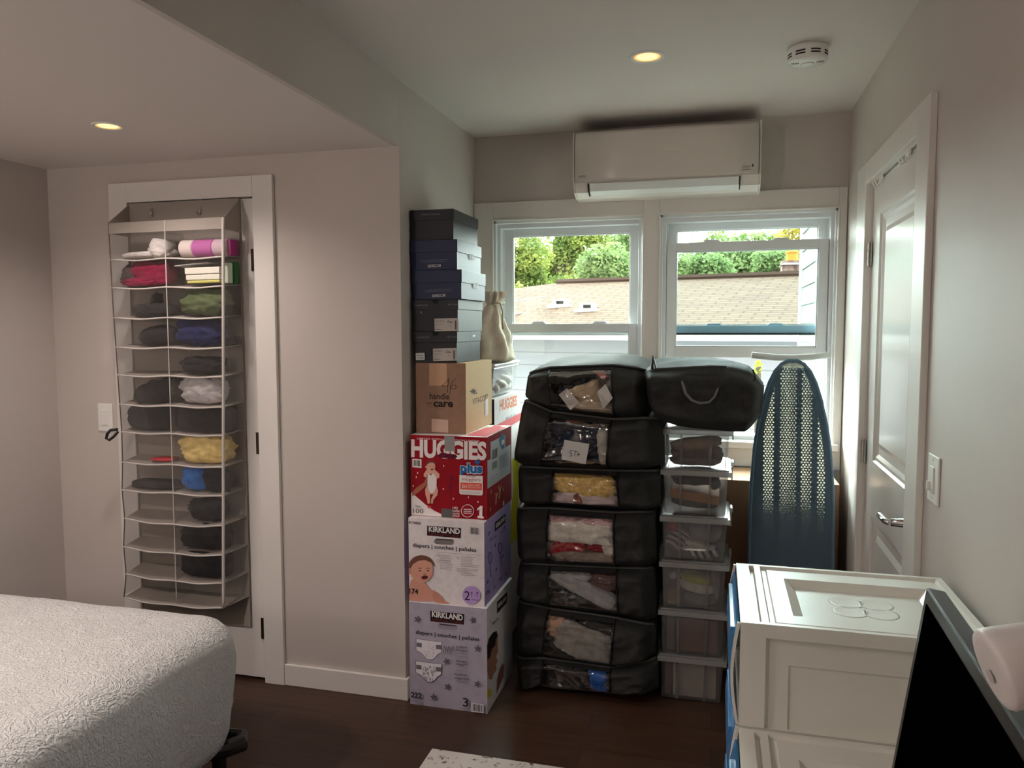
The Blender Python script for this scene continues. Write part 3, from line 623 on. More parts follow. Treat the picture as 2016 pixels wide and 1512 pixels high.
# open white flaps on the red carton's top
MB().poly([(RD['x0'] + .22, RD['y0'] + .03, RD['z1'] + .001), (RD['x1'] - .005, RD['y0'] + .01, RD['z1'] + .001), (RD['x1'] - .005, RD['y1'] - .06, RD['z1'] + .001), (RD['x0'] + .23, RD['y1'] - .09, RD['z1'] + .001)]).poly([(RD['x1'] - .05, RD['y0'] + .05, RD['z1'] + .0022), (RD['x1'] - .02, RD['y0'] + .05, RD['z1'] + .0022), (RD['x1'] - .03, RD['y1'] - .03, RD['z1'] + .0022), (RD['x1'] - .07, RD['y1'] - .02, RD['z1'] + .0022)], flat(196, 60, 70)).build('top_print', wc, t)
# --- fourth carton, brown
bc = card('brown_card', (152, 120, 100)); bs = card('brown_card_grain', (206, 174, 132), .07, (4, 60, 1))
t = carton('cardboard_box', 'plain brown shipping carton with handwritten 46, fourth from the floor under the shoe boxes', **HC, front=bc, side=bs, top=bs, group=cg)
P, n = facefn(HC, 'f', z4); p = Print(P, n); BK = (44, 34, 30)
p.poly([(282, 95), (430, 108), (432, 300), (280, 300)], (200, 160, 130))
p.text('handle', (285, 412), (452, 416), 52, BK, bold=.01).text('with', (252, 455), (305, 457), 22, (84, 62, 52), bold=-.005).text('care', (318, 476), (484, 480), 46, BK, bold=.03)
p.line([(455, 238), (420, 275), (388, 302), (438, 300)], 4, BK).line([(448, 250), (442, 290), (436, 360)], 4, BK)
p.line([(508, 240), (480, 265), (462, 300), (460, 340), (456, 372)], 4, BK).line([(462, 310), (490, 292), (512, 300), (508, 324), (484, 330), (464, 318)], 4, BK)
p.poly([(303, 580), (445, 590), (446, 698), (304, 692)], (206, 174, 158)).text('fragile', (318, 660), (430, 664), 34, (216, 172, 160))
p.done(t, 'front_print')
P, n = facefn(HC, 's', z4); p = Print(P, n)
p.text('VITACOST', (648, 462), (780, 416), 50, BK)
for k in range(5):
    a = math.radians(-150 + 36 * k); p.ell(656 + 17 * math.cos(a), 365 + 26 * math.sin(a), 5, 17, BK, 10, math.degrees(a) + 90)
p.poly([(757, 420), (780, 405), (782, 545), (755, 565)], (226, 222, 216)).done(t, 'side_print')
# seam tape standing on the carton top edge
# --- shoe boxes
sb = {'navy': mat('navy_card', (24, 37, 74), .5, .35), 'black': mat('black_card', (24, 26, 34), .5, .35), 'slate': mat('slate_card', (22, 25, 36), .5, .35)}
def shoebox(label, x0, x1, y0, y1, z0, z1, m, lid):
    t = thing('shoe_box', label, 'shoe box', ((x0 + x1) / 2, (y0 + y1) / 2, z0), 'shoe boxes stacked on the brown carton')
    m = sb[m]
    MB().box(x0 + .003, x1 - .003, y0 + .003, y1 - .003, z0, z1 - .004).build('body', m, t, bevel=.001)
    MB().box(x0, x1, y0, y1, z1 - lid, z1).build('lid', m, t, bevel=.001)
    return t
SBX = [('lowest dark shoe box in the stack, with white and grey labels and a cracked side', -1.179, -.992, 2.885, 3.2, 1.3575, 1.4815, 'slate', .042),
       ('dark shoe box second from bottom, with one label at its lower right corner', -1.181, -.987, 2.885, 3.215, 1.482, 1.609, 'slate', .04),
       ('navy shoe box in the middle of the stack with a printed web address', -1.181, -.973, 2.89, 3.215, 1.6095, 1.7245, 'navy', .05),
       ('navy shoe box second from the top, shifted left over its twin below', -1.188, -.99, 2.89, 3.21, 1.725, 1.842, 'navy', .048),
       ('black shoe box on top of the whole stack beside the alcove wall', -1.187, -1.004, 2.89, 3.21, 1.8425, 1.96, 'black', .042)]
ts = [shoebox(*s) for s in SBX]
def SP(i): return Print(lambda X, Y: at(*z3(X, Y), 1, SBX[i][3] - .0005), (0, -1, 0)), Print(lambda X, Y: at(*z3(X, Y), 0, SBX[i][2] + .0005), (1, 0, 0))
LG = (150, 152, 160)
p, s = SP(4); p.text('SUPERDRY FOOTWEAR', (218, 152), (384, 148), 14, (120, 122, 128)); p.done(ts[4], 'front_print')
for i, dx, dy in ((3, 0, 0), (2, 38, 260)):
    p, s = SP(i)
    p.line([(208 + dx, 549 + dy), (455 + dx, 537 + dy)], 6, (96, 104, 122)).line([(222 + dx, 562 + dy), (440 + dx, 552 + dy)], 5, (96, 104, 122)).text('KSWISS.COM', (278 + dx, 608 + dy), (391 + dx, 602 + dy), 24, (206, 208, 214), bold=.02)
    p.done(ts[i], 'front_print')
    X, Y = (640, 540) if i == 3 else (672, 790)
    for k in range(3): s.poly([(X + 2 + k * 15, Y - 52 + k * 3), (X + 12 + k * 15, Y - 50 + k * 3), (X + 16 + k * 15, Y - 2 + k * 2), (X + 6 + k * 15, Y - 4 + k * 2)], (226, 230, 234))
    s.done(ts[i], 'side_print')
for i, dx, dy in ((1, 0, 0), (0, -14, 262)):
    p, s = SP(i)
    p.text('CONVERSE.COM', (166 + dx * -1, 946 + dy * 1.07), (275 - dx, 944 + dy * 1.07), 12, LG).text('SIZE / TALLA', (455 + dx * .5, 938 + dy * 1.08), (540 + dx * .4, 936 + dy * 1.08), 12, LG)
    p.poly([(312, 892 + dy * 1.08), (376, 891 + dy * 1.08), (372, 908 + dy * 1.08), (356, 924 + dy * 1.08), (332, 924 + dy * 1.08), (318, 910 + dy * 1.08)], (8, 8, 10))
    p.poly([(335 + dx, 1055 + dy), (542 + dx, 1050 + dy), (548 + dx, 1164 + dy * .985), (338 + dx, 1166 + dy)], (188, 182, 176))
    p.text('LACE BREAK', (344 + dx, 1084 + dy), (425 + dx, 1083 + dy), 13, (90, 88, 86)).line([(345 + dx, 1103 + dy), (410 + dx, 1102 + dy)], 4, (150, 146, 142)).line([(345 + dx, 1150 + dy), (400 + dx, 1149 + dy)], 4, (120, 116, 112))
    p.line([(448 + dx, 1082 + dy), (458 + dx, 1072 + dy), (470 + dx, 1080 + dy), (494 + dx, 1088 + dy), (448 + dx, 1090 + dy)], 4, (50, 50, 52)).line([(470 + dx, 1118 + dy), (480 + dx, 1118 + dy)], 6, (110, 108, 104))
    p.bars([(512 + dx, 1072 + dy), (530 + dx, 1072 + dy), (532 + dx, 1148 + dy), (514 + dx, 1150 + dy)], (60, 58, 58), 5)
    if i == 1: p.ell(222, 1000, 6, 10, (150, 150, 156), 12)
    else:
        p.poly([(172, 1357), (250, 1354), (252, 1415), (174, 1418)], (214, 214, 214)).line([(180, 1378), (240, 1376)], 5, (110, 110, 112)).line([(186, 1400), (244, 1398)], 5, (110, 110, 112)).ell(288, 1345, 26, 30, (54, 56, 64), 22)
        s.line([(648, 1155), (650, 1190), (646, 1240), (652, 1330), (645, 1400)], 3, (30, 32, 38)).line([(612, 1270), (645, 1340)], 3, (60, 64, 70)); s.poly([(668, 1200), (690, 1196), (690, 1212), (668, 1216)], (220, 224, 228)); s.done(ts[i], 'side_print')
    p.done(ts[i], 'front_print')

# ================================================================== REAR COLUMN BY THE WINDOW
RX0, RX1, RY_0, RY_1 = -1.185, -.953, 3.27, 3.725
t = carton('carton', 'grey-white carton on the floor behind the left column, mostly hidden', RX0, RX1, RY_0, RY_1, 0, .44, kw, kw, kw)
t = carton('carton', 'white and lime-yellow carton glimpsed in the gap behind the red diaper carton', RX0, RX1, RY_0, RY_1, .4405, .87, kw, kw, kw)
MB().poly([(RX1 + .001, RY_0 + .2, .45), (RX1 + .001, RY_1 - .01, .45), (RX1 + .001, RY_1 - .04, .66), (RX1 + .001, RY_1 - .01, .86), (RX1 + .001, RY_0 + .3, .86), (RX1 + .001, RY_0 + .33, .72)]).build('side_print', flat(198, 196, 40), t)
t = carton('diaper_box', 'white diaper carton with orange lettering under the clear tote by the window', RX0, RX1, RY_0, RY_1, .8705, 1.18, flat(60, 62, 66), kw, kw, group=cg)  # front face coloured dark for the shadow it stands in
z6 = lambda X, Y: (940 + X / 4.725, 690 + Y / 4.725)
P = lambda X, Y: at(*z6(X, Y), 0, RX1); p = Print(P, (1, 0, 0))
p.text('HUGGIES', (206, 562), (366, 508), 100, (226, 120, 76), bold=.03).text('snug & dry', (258, 650), (360, 612), 36, (150, 160, 170), bold=.01)
p.poly([(180, 690), (410, 575), (410, 640), (180, 780)], (214, 90, 96)); p.done(t, 'side_print')
# clear tote
M['tote'] = clear_mat('clear_tote_plastic', (.95, .98, .97), .06, .12, milk=.28)
M['toteframe'] = clear_mat('frosted_tote_plastic', (.9, .93, .92), .06, .2, milk=.6)
tt = thing('storage_tote', 'clear lidded tote on the white carton under the cream cloth bag', 'storage bin', ((RX0 + RX1) / 2, 3.5, 1.1805))
mb = MB(); b = (RX0 + .025, RX1 - .022, RY_0 + .03, RY_1 - .05); tp = (RX0 + .012, RX1 - .008, RY_0 + .012, RY_1 - .02)
mb.taper(b, tp, 1.1805, 1.318); mb.build('body', M['tote'], tt, bevel=.006)
mb = MB(); mb.box(RX0, RX1 + .004, RY_0, RY_1 - .005, 1.318, 1.334).box(RX0 + .004, RX1, RY_0 + .004, RY_1 - .009, 1.308, 1.318)
mb.build('lid', M['toteframe'], tt, bevel=.004)
cloth('crumpled_paper', 'crumpled white paper inside the clear tote', 'paper', lump((-1.035, 3.48, 1.240), (.16, .36, .112), 3, .3, 7, power=3.2), mat('paper', (236, 234, 230), .8, .2, bump=.3, bump_scale=30))
# cream drawstring bag
cb = thing('cloth_bag', 'cream cloth drawstring bag with knotted top beside the shoe boxes', 'bag', (-1.02, 3.47, 1.3345))
def bagpt(u, v):
    th = 2 * math.pi * u
    prof = [(.0, .0), (.08, .0), (.112, .015), (.118, .06), (.106, .12), (.08, .175), (.055, .22), (.03, .255), (.022, .268), (.036, .285), (.046, .31), (.042, .33), (.02, .32), (0, .315)]
    k = v * (len(prof) - 1); i = min(int(k), len(prof) - 2); f = k - i
    r = prof[i][0] * (1 - f) + prof[i + 1][0] * f; z = prof[i][1] * (1 - f) + prof[i + 1][1] * f
    fold = 1 + (.07 + .16 * max(0, (z - .12) / .2)) * math.sin(th * (7 if z < .27 else 11) + 3 * noise.noise(Vector((math.cos(th), math.sin(th), z * 8)))) + .22 * noise.noise(Vector((math.cos(th) * 1.6, math.sin(th) * 1.6, z * 11 + 5)))
    cx = -1.03 + .012 * max(0, (z - .1) / .2) - .012 * math.sin(z * 12) ; cy = 3.47
    return (cx + r * fold * math.cos(th), cy + r * 1.2 * fold * math.sin(th), 1.3345 + z)
MB().grid(bagpt, 64, 56).build('cloth_body', mat('cream_canvas', (228, 216, 196), .9, .1, noise_amt=.06, noise_scale=20, bump=.3, bump_scale=150), cb, smooth=True, weld=True)
MB().tube([(-.992 + .03 * math.cos(a), 3.47 + .034 * math.sin(a), 1.608 + .003 * math.sin(3 * a)) for a in [2 * math.pi * k / 20 for k in range(20)]], .005, 8, closed=True).tube([(-.97, 3.44, 1.608), (-.955, 3.42, 1.57), (-.95, 3.40, 1.52), (-.945, 3.39, 1.49)], .004, 8).build('drawstring', mat('cream_cord', (214, 204, 184), .9, .1), cb, smooth=True)

# ================================================================== STORAGE BAGS
bagm = mat('charcoal_fabric', (46, 46, 45), .8, .25, noise_amt=.06, noise_scale=60, bump=.3, bump_scale=240)
bag_in = mat('bag_lining', (30, 30, 31), .9, .1)
pipe = mat('black_piping', (18, 18, 18), .6, .3)
zipm = mat('grey_zip_tape', (74, 74, 72), .6, .3)
film = clear_mat('clear_bag_vinyl', (.97, .97, .97), .08, .05, bump=1.0, bump_scale=13, cap=.5)
def sm(t): t = max(0, min(1, t)); return t * t * (3 - 2 * t)
BY0, BY1 = 3.02, 3.5
def soft_bag(label, top, bot, seed, y0=BY0, y1=BY1, bulge=.035, topb=.0, window=True, nu=(18, 26, 18), nv=26, zip_top=True, name='storage_bag', group='zipped storage bags in the tall black stack', cat='bag', sag=.012, backlift=0.0, film_on=True, lift=None):
    """top, bot: 4 photo positions each along the upper and lower front seam (window edges are the inner two)"""
    TP = [at(*p, 1, y0) for p in top]; BP = [at(*p, 1, y0) for p in bot]
    N = sum(nu); us = []
    for c in range(3): us += [(c, i / nu[c]) for i in range(nu[c])]
    us.append((2, 1.0))
    def along(Q, U):
        k = U * (len(Q) - 1); i_ = min(int(k), len(Q) - 2); return Q[i_] * (1 - k + i_) + Q[i_ + 1] * (k - i_)
    def S(i, v, push=0.0):
        c, f = us[i]; U = i / N
        if len(TP) == 4: q = (TP[c] * (1 - f) + TP[c + 1] * f) * (1 - v) + (BP[c] * (1 - f) + BP[c + 1] * f) * v
        else: q = along(TP, U) * (1 - v) + along(BP, U) * v
        e = min(U, 1 - U) * 9; ev = min(v, 1 - v) * 5.0
        rnd = (1 - sm(e)) ** 1.8 * .035 + (1 - sm(ev)) ** 2 * .022
        w = noise.fractal(Vector((q.x * 7 + seed * 5.1, q.z * 9, seed)), .9, 2, 3) * .015 * sm(e) * sm(ev)
        cf = 1.0 if (not window or c != 1) else .35
        w -= (noise.ridged_multi_fractal(Vector((q.x * 4 + q.z * 5 + seed * 3.1, q.z * 9 - q.x * 5, seed * 2.3)), 1, 2, 3, 1, 2) - 1) * .02 * cf * sm(e * 1.5) * sm(ev * 1.5)
        shr = (1 - sm(e)) * .13 * ((.5 - v))          # rounded corners: pull the edge columns in vertically
        q = q.copy(); hgt = (TP[c].z - BP[c].z); q.z -= shr * hgt * .5
        return Vector((q.x, y0 + rnd - bulge * sm(e) * sm(ev) + w - push, q.z))
    x0 = min(TP[0].x, BP[0].x); x1 = max(TP[-1].x, BP[-1].x); z0 = min(p.z for p in BP); z1 = max(p.z for p in TP)
    t = thing(name, label, cat, ((x0 + x1) / 2, (y0 + y1) / 2, z0), group)
    G = [[S(i, j / nv) for i in range(N + 1)] for j in range(nv + 1)]
    mb = MB(); idx = {}
    vs = [p for r in G for p in r]; W = N + 1
    c0, c1 = nu[0], nu[0] + nu[1]; j0, j1 = 2, nv - 2
    def inwin(i, j): return window and c0 <= i < c1 and j0 <= j < j1
    fs = [(j * W + i, (j + 1) * W + i, (j + 1) * W + i + 1, j * W + i + 1) for j in range(nv) for i in range(N) if not inwin(i, j)]
    # sweep the rim to the back
    loop = [(0, i) for i in range(N)] + [(j, N) for j in range(nv)] + [(nv, i) for i in range(N, 0, -1)] + [(j, 0) for j in range(nv, 0, -1)]
    K = 9; prev = [a * W + b for a, b in loop]; cz = (z0 + z1) / 2; cx = (x0 + x1) / 2
    for k in range(1, K + 1):
        f = k / K; cur = []
        for a, b in loop:
            p = G[a][b]; o = math.sin(math.pi * min(1, f * 1.05)); sx = (p.x - cx) / (x1 - x0) * 2; sz = (p.z - cz) / max(.05, z1 - z0) * 2
            nz = noise.noise(Vector((p.x * 6, f * 4, p.z * 6 + seed)))
            grow = 1 - .1 * max(0, (f - .8) / .2) ** 2
            upz = (topb * o + backlift * f * (lift(sx) if lift else 1)) * sm((sz + .2) / 1.2) * (1 - .8 * abs(sx) ** 7)
            cur.append(len(vs)); vs.append(Vector((cx + (p.x - cx) * grow + .006 * o * sx, p.y + (y1 - p.y) * f, cz + (p.z - cz) * grow + upz + (.013 * nz * o if topb and sz > .3 else .002 * nz * o))))
        L = len(loop)
        fs += [(prev[q], cur[q], cur[(q + 1) % L], prev[(q + 1) % L])[::-1] for q in range(L)]
        prev = cur
    bc_ = len(vs); vs.append(Vector((cx, y1 + .01, cz))); L = len(loop)
    fs += [(prev[q], bc_, prev[(q + 1) % L])[::-1] for q in range(L)]
    mb.add(vs, fs, bagm); mb.build('bag_body', bagm, t, smooth=True, solid=.0)
    # piping along upper seam and window edges
    if zip_top:
        MB().tube([G[0][i] + Vector((0, -.004, .002)) for i in range(1, N)], .006, 6, flat=.7).build('zip', zipm, t, smooth=True)
    if window:
        e = MB()
        for c in (c0, c1): e.tube([G[j][c] + Vector((0, -.002, 0)) for j in range(nv + 1)], .004, 6)
        for j in (j0, j1): e.tube([G[j][i] + Vector((0, -.002, 0)) for i in range(c0, c1 + 1)], .003, 6)
        e.build('window_piping', pipe, t, smooth=True)
        if film_on:
            f = MB(); f.grid(lambda u, v: S(c0 + int(round(u * nu[1])), j0 / nv + v * (j1 - j0) / nv, .0015), nu[1], j1 - j0); f.build('clear_window', film, t, smooth=True)
        # lining panel well behind the window
        f = MB(); f.grid(lambda u, v: S(c0 + int(round(u * nu[1])), j0 / nv + v * (j1 - j0) / nv, -.13 - bulge), nu[1], j1 - j0); f.build('lining', bag_in, t, smooth=True)
    def inside(u, v, d=.05):
        """point behind the window at window fraction (u, v), d behind the film"""
        c, f = 1, max(0, min(1, u)); q = (TP[1] * (1 - f) + TP[2] * f) * (1 - v) + (BP[1] * (1 - f) + BP[2] * f) * v
        return Vector((q.x, y0 - bulge + d, q.z))
    ww = (TP[2] - TP[1]).length; hh = (TP[1] - BP[1]).length
    def clip(p):
        if len(TP) != 4: return p
        v = .5
        for _ in range(3):
            a = TP[1] * (1 - v) + BP[1] * v; b2 = TP[2] * (1 - v) + BP[2] * v; u = max(.015, min(.985, (p.x - a.x) / (b2.x - a.x)))
            zt_, zb2 = TP[1].z * (1 - u) + TP[2].z * u, BP[1].z * (1 - u) + BP[2].z * u; v = (zt_ - p.z) / (zt_ - zb2)
            v = max(j0 / nv + .02, min(j1 / nv - .02, v))
        fi = c0 + u * nu[1]; i_ = min(int(fi), c1 - 1); fj = v * nv; 
        yf = S(i_, v).y * (1 - fi + i_) + S(i_ + 1, v).y * (fi - i_)
        return Vector((a.x + (b2.x - a.x) * u, max(p.y, yf + .004), zt_ + (zb2 - zt_) * v))
    inside.clip = clip
    return t, inside, ww, hh
def stuff_in(inside, ww, hh, items):
    """items: (name, label, category, colour, u, v, width share, height share, seed, tilt, depth)"""
    for (nm, lb, ct, c, u, v, w, h, sd_, rot, dp) in items:
        q = inside(u, v, dp + .034)
        m = c if not isinstance(c, tuple) else fabric(c)
        cloth(nm, lb, ct, lump((q.x, q.y, q.z), (ww * w * 1.06, .062, hh * h * 1.12), sd_, .24, 16, 3, rot=rot, power=4.2 if w >= .85 else 3.0, clip=inside.clip), m, 'clothes in the storage bags')
def stripes(c1, c2, freq, axis=(1, 0, 0)):
    m = mat('striped_cloth', c1, .9, .15); nt = m.node_tree; b = nt.nodes['Principled BSDF']
    tc = nt.nodes.new('ShaderNodeTexCoord'); mp = nt.nodes.new('ShaderNodeMapping'); mp.inputs['Rotation'].default_value = axis
    w = nt.nodes.new('ShaderNodeTexWave'); w.inputs['Scale'].default_value = freq; w.inputs['Distortion'].default_value = 1.5
    r = nt.nodes.new('ShaderNodeValToRGB'); r.color_ramp.interpolation = 'CONSTANT'; r.color_ramp.elements[1].position = .5; r.color_ramp.elements[0].color = rgb(*c1); r.color_ramp.elements[1].color = rgb(*c2)
    nt.links.new(tc.outputs['Object'], mp.inputs['Vector']); nt.links.new(mp.outputs['Vector'], w.inputs['Vector']); nt.links.new(w.outputs['Fac'], r.inputs['Fac']); nt.links.new(r.outputs['Color'], b.inputs['Base Color'])
    return m
bags = []
bags.append(soft_bag('lowest storage bag on the floor, shiny black window with a blue patch', [(1012, 1300), (1069, 1300), (1202, 1318), (1294, 1303)], [(1020, 1362), (1068, 1356), (1204, 1367), (1294, 1371)], 7, BY0 - .01, bulge=.03))
bags.append(soft_bag('second storage bag from the floor, with a folded grey garment in its window', [(1014, 1187), (1079, 1201), (1211, 1220), (1289, 1236)], [(1012, 1300), (1069, 1295), (1203, 1317), (1288, 1303)], 6, BY0))
bags.append(soft_bag('third storage bag from the floor, with a slanting grey sleeve in its window', [(1018, 1112), (1081, 1115), (1214, 1121), (1286, 1122)], [(1012, 1184), (1084, 1198), (1219, 1214), (1291, 1230)], 5, BY0))
bags.append(soft_bag('tall storage bag with pink, white and red clothes in its window', [(1012, 1003), (1079, 1003), (1210, 1012), (1287, 1010)], [(1016, 1110), (1079, 1114), (1212, 1119), (1290, 1120)], 4, BY0))
bags.append(soft_bag('storage bag with fluffy yellow clothing in its window', [(1016, 921), (1089, 924), (1216, 929), (1300, 929)], [(1018, 997), (1087, 995), (1221, 1004), (1298, 1006)], 3, BY0))
bags.append(soft_bag('bulging storage bag with a white paper note in its window', [(1026, 786), (1084, 812), (1203, 827), (1302, 824)], [(1006, 914), (1065, 919), (1196, 924), (1304, 923)], 2, BY0 - .02, bulge=.045))
bags.append(soft_bag('topmost storage bag of the tall black stack, beige clothes and tags in its window', [(1036, 735), (1082, 724), (1205, 719), (1272, 727)], [(1029, 786), (1090, 811), (1211, 824), (1274, 822)], 1, BY0, bulge=.04, topb=.012, backlift=.034))
def fab(*c): return fabric(c)
b = bags[6]
stuff_in(*b[1:], [('folded_clothes', 'beige knitted clothing in the topmost storage bag', 'clothes', (186, 164, 136), .52, .62, .62, .5, 11, .35, .02),
    ('folded_clothes', 'beige plush garment low in the topmost storage bag', 'clothes', (176, 156, 134), .62, .86, .7, .3, 12, 0, .012),
    ('rolled_clothes', 'dusty pink sleeve in the topmost storage bag', 'clothes', (196, 128, 120), .80, .14, .3, .13, 13, -.7, .02),
    ('folded_clothes', 'olive-grey cloth at the upper right of the topmost bag window', 'clothes', (98, 96, 84), .88, .3, .3, .34, 14, .3, .045)])
def paper(label, inside, pts, d, c=(206, 202, 196), name='paper_tag'):
    q = [inside(u, v, d) for u, v in pts]; mb = MB(); mb.prism(q, (0, .0015, 0), flat(*c)); o = mb.build(name, flat(*c)); tag(o, label, 'paper'); return o
paper('white price tag at the lower left of the topmost bag window', b[1], [(.28, .44), (.46, .72), (.31, .9), (.14, .58)], .004)
o = paper('white clothing label with a dark square at the right of the topmost bag window', b[1], [(.76, .5), (.9, .34), (1.0, .6), (.84, .82)], .004)
b = bags[5]
stuff_in(*b[1:], [('folded_clothes', 'dark navy jeans in the bag with the paper note', 'clothes', (28, 34, 50), .5, .52, 1.0, .9, 21, 0, .03),
    ('folded_clothes', 'pale cloth at the right edge behind the paper note', 'clothes', (176, 170, 158), .93, .6, .2, .62, 22, .1, .012),
    ('folded_clothes', 'dull red cloth at the top of the noted bag window', 'clothes', (120, 56, 52), .42, .08, .3, .12, 23, 0, .02)])
q = [(1111, 866), (1160, 874), (1153, 914), (1105, 904)]; Y = BY0 - .02 - .045 - .012
nt_ = MB().prism([at(*p, 1, Y) for p in q], (0, .0012, 0)).build('paper_note', flat(196, 194, 192)); tag(nt_, 'white paper note reading 5T+ on the bulging storage bag', 'paper')
p = Print(lambda x, y: at(x, y, 1, Y - .0002), (0, -1, 0)); p.line([(1128, 887), (1123, 887), (1122, 892), (1126, 893), (1126, 897), (1121, 898)], 1.1, (60, 60, 64)).line([(1129, 888), (1137, 889)], 1.1, (60, 60, 64)).line([(1133, 888), (1131, 898)], 1.1, (60, 60, 64)).line([(1136, 894), (1142, 895)], 1.1, (60, 60, 64)).line([(1139, 891), (1138, 898)], 1.1, (60, 60, 64)); p.done(nt_, 'handwriting')
b = bags[4]
fz = mat('fluffy_yellow', (214, 178, 104), .95, .1, noise_amt=.12, noise_scale=60, bump=.9, bump_scale=70)
stuff_in(*b[1:], [('fluffy_sweater', 'fluffy yellow sweater in a storage bag window', 'clothes', fz, .48, .38, 1.0, .62, 31, -.12, .012),
    ('folded_clothes', 'pale pink garment under the yellow sweater', 'clothes', (190, 170, 172), .55, .82, 1.0, .38, 32, -.04, .006),
    ('folded_clothes', 'brown strap between pink folds under the yellow sweater', 'clothes', (120, 60, 48), .4, .8, .12, .4, 33, .4, -.003),
    ('folded_clothes', 'mauve cloth above the yellow sweater', 'clothes', (140, 112, 120), .66, .12, .4, .22, 34, -.1, .02)])
b = bags[3]
stuff_in(*b[1:], [('folded_clothes', 'pale pink folded clothing at the top of the tall bag window', 'clothes', (206, 168, 170), .5, .1, 1.05, .26, 41, -.03, .012),
    ('folded_clothes', 'white folded clothing in the tall bag window', 'clothes', (214, 208, 196), .5, .36, 1.05, .36, 42, 0, .006),
    ('folded_clothes', 'deep red clothing at the left of the tall bag window', 'clothes', (150, 22, 34), .28, .66, .55, .26, 43, .15, .015),
    ('folded_clothes', 'deep red clothing at the right of the tall bag window', 'clothes', (136, 20, 32), .74, .63, .34, .16, 44, 0, .02),
    ('folded_clothes', 'taupe folded clothing at the bottom of the tall bag window', 'clothes', (128, 116, 104), .58, .88, .95, .28, 45, .04, .01),
    ('rolled_clothes', 'small white patterned roll at the right of the tall bag window', 'clothes', (196, 184, 174), .92, .64, .2, .24, 46, .3, .008)])
b = bags[2]
stuff_in(*b[1:], [('folded_clothes', 'long pale grey sleeve slanting across a bag window', 'clothes', (152, 150, 150), .5, .46, 1.1, .34, 51, -.42, .008),
    ('folded_clothes', 'grey top at the upper left of the slanting-sleeve bag', 'clothes', (160, 158, 158), .3, .2, .6, .32, 52, -.1, .02),
    ('folded_clothes', 'brown patterned garment at the upper right of the slanting-sleeve bag', 'clothes', (84, 56, 50), .8, .26, .5, .5, 53, -.2, .035),
    ('folded_clothes', 'black shiny cloth at the lower left of the slanting-sleeve bag', 'clothes', mat('black_shiny_cloth', (18, 18, 20), .3, .5, bump=.4, bump_scale=30), .3, .8, .8, .4, 54, -.15, .03)])
b = bags[1]
stuff_in(*b[1:], [('folded_clothes', 'grey sweatshirt folded in the second bag from the floor', 'clothes', (142, 138, 130), .58, .55, .86, .62, 61, -.3, .008),
    ('folded_clothes', 'tan cloth at the left of the second bag from the floor', 'clothes', (196, 158, 132), .14, .25, .34, .5, 62, .1, .018),
    ('folded_clothes', 'black cloth at the upper right of the second bag from the floor', 'clothes', (20, 20, 22), .72, .14, .6, .3, 63, -.1, .02)])
b = bags[0]
stuff_in(*b[1:], [('folded_clothes', 'shiny black padded cloth in the lowest storage bag', 'clothes', mat('black_padded', (16, 16, 18), .25, .5, bump=.4, bump_scale=24), .38, .5, .85, 1.0, 71, -.05, .02),
    ('folded_clothes', 'bright blue cloth in the lowest storage bag', 'clothes', (20, 92, 178), .82, .5, .26, .95, 72, .1, .008)])
# duffel on the bins: three-column soft bag without a window, with handle, seam and zipped lid
duf = soft_bag('charcoal zipped duffel with a grey strap handle lying on the clear bins', [(1266, 731), (1287, 727), (1320, 726), (1360, 724), (1400, 722), (1440, 724), (1476, 733), (1506, 760)], [(1275, 800), (1296, 828), (1335, 840), (1370, 845), (1402, 848), (1436, 851), (1468, 851), (1500, 824)], 9, 2.985, 3.36, bulge=.04, window=False, topb=.004, zip_top=False, group=None, name='duffel_bag', backlift=.016, nu=(18, 24, 18), nv=28, lift=lambda q: 1.7 - 1.2 * q)
dt = duf[0]; D = 2.985
MB().tube([at(x, y, 1, yy) for x, y, yy in ((1344, 748, 2.958), (1345, 757, 2.945), (1350, 775, 2.935), (1362, 788, 2.93), (1378, 794, 2.93), (1396, 792, 2.93), (1407, 781, 2.935), (1412, 768, 2.945), (1413, 762, 2.958))], .0105, 8, flat=.3).build('handle', mat('grey_webbing', (104, 104, 104), .8, .2, bump=.4, bump_scale=300), dt, smooth=True)
MB().tube([at(x, y, 1, yy) for x, y, yy in ((1284, 726, 3.0), (1286, 702, 3.04), (1292, 727, 2.985), (1340, 724, 2.965), (1400, 721, 2.962), (1430, 722, 2.965))], .006, 6, flat=.8).build('zip', zipm, dt, smooth=True)
MB().tube([at(x, y, 1, yy) for x, y, yy in ((1482, 728, 3.0), (1487, 745, 2.985), (1476, 762, 2.965), (1460, 780, 2.952), (1463, 800, 2.95), (1464, 825, 2.955), (1463, 848, 2.99))], .004, 6).build('seam', pipe, dt, smooth=True)

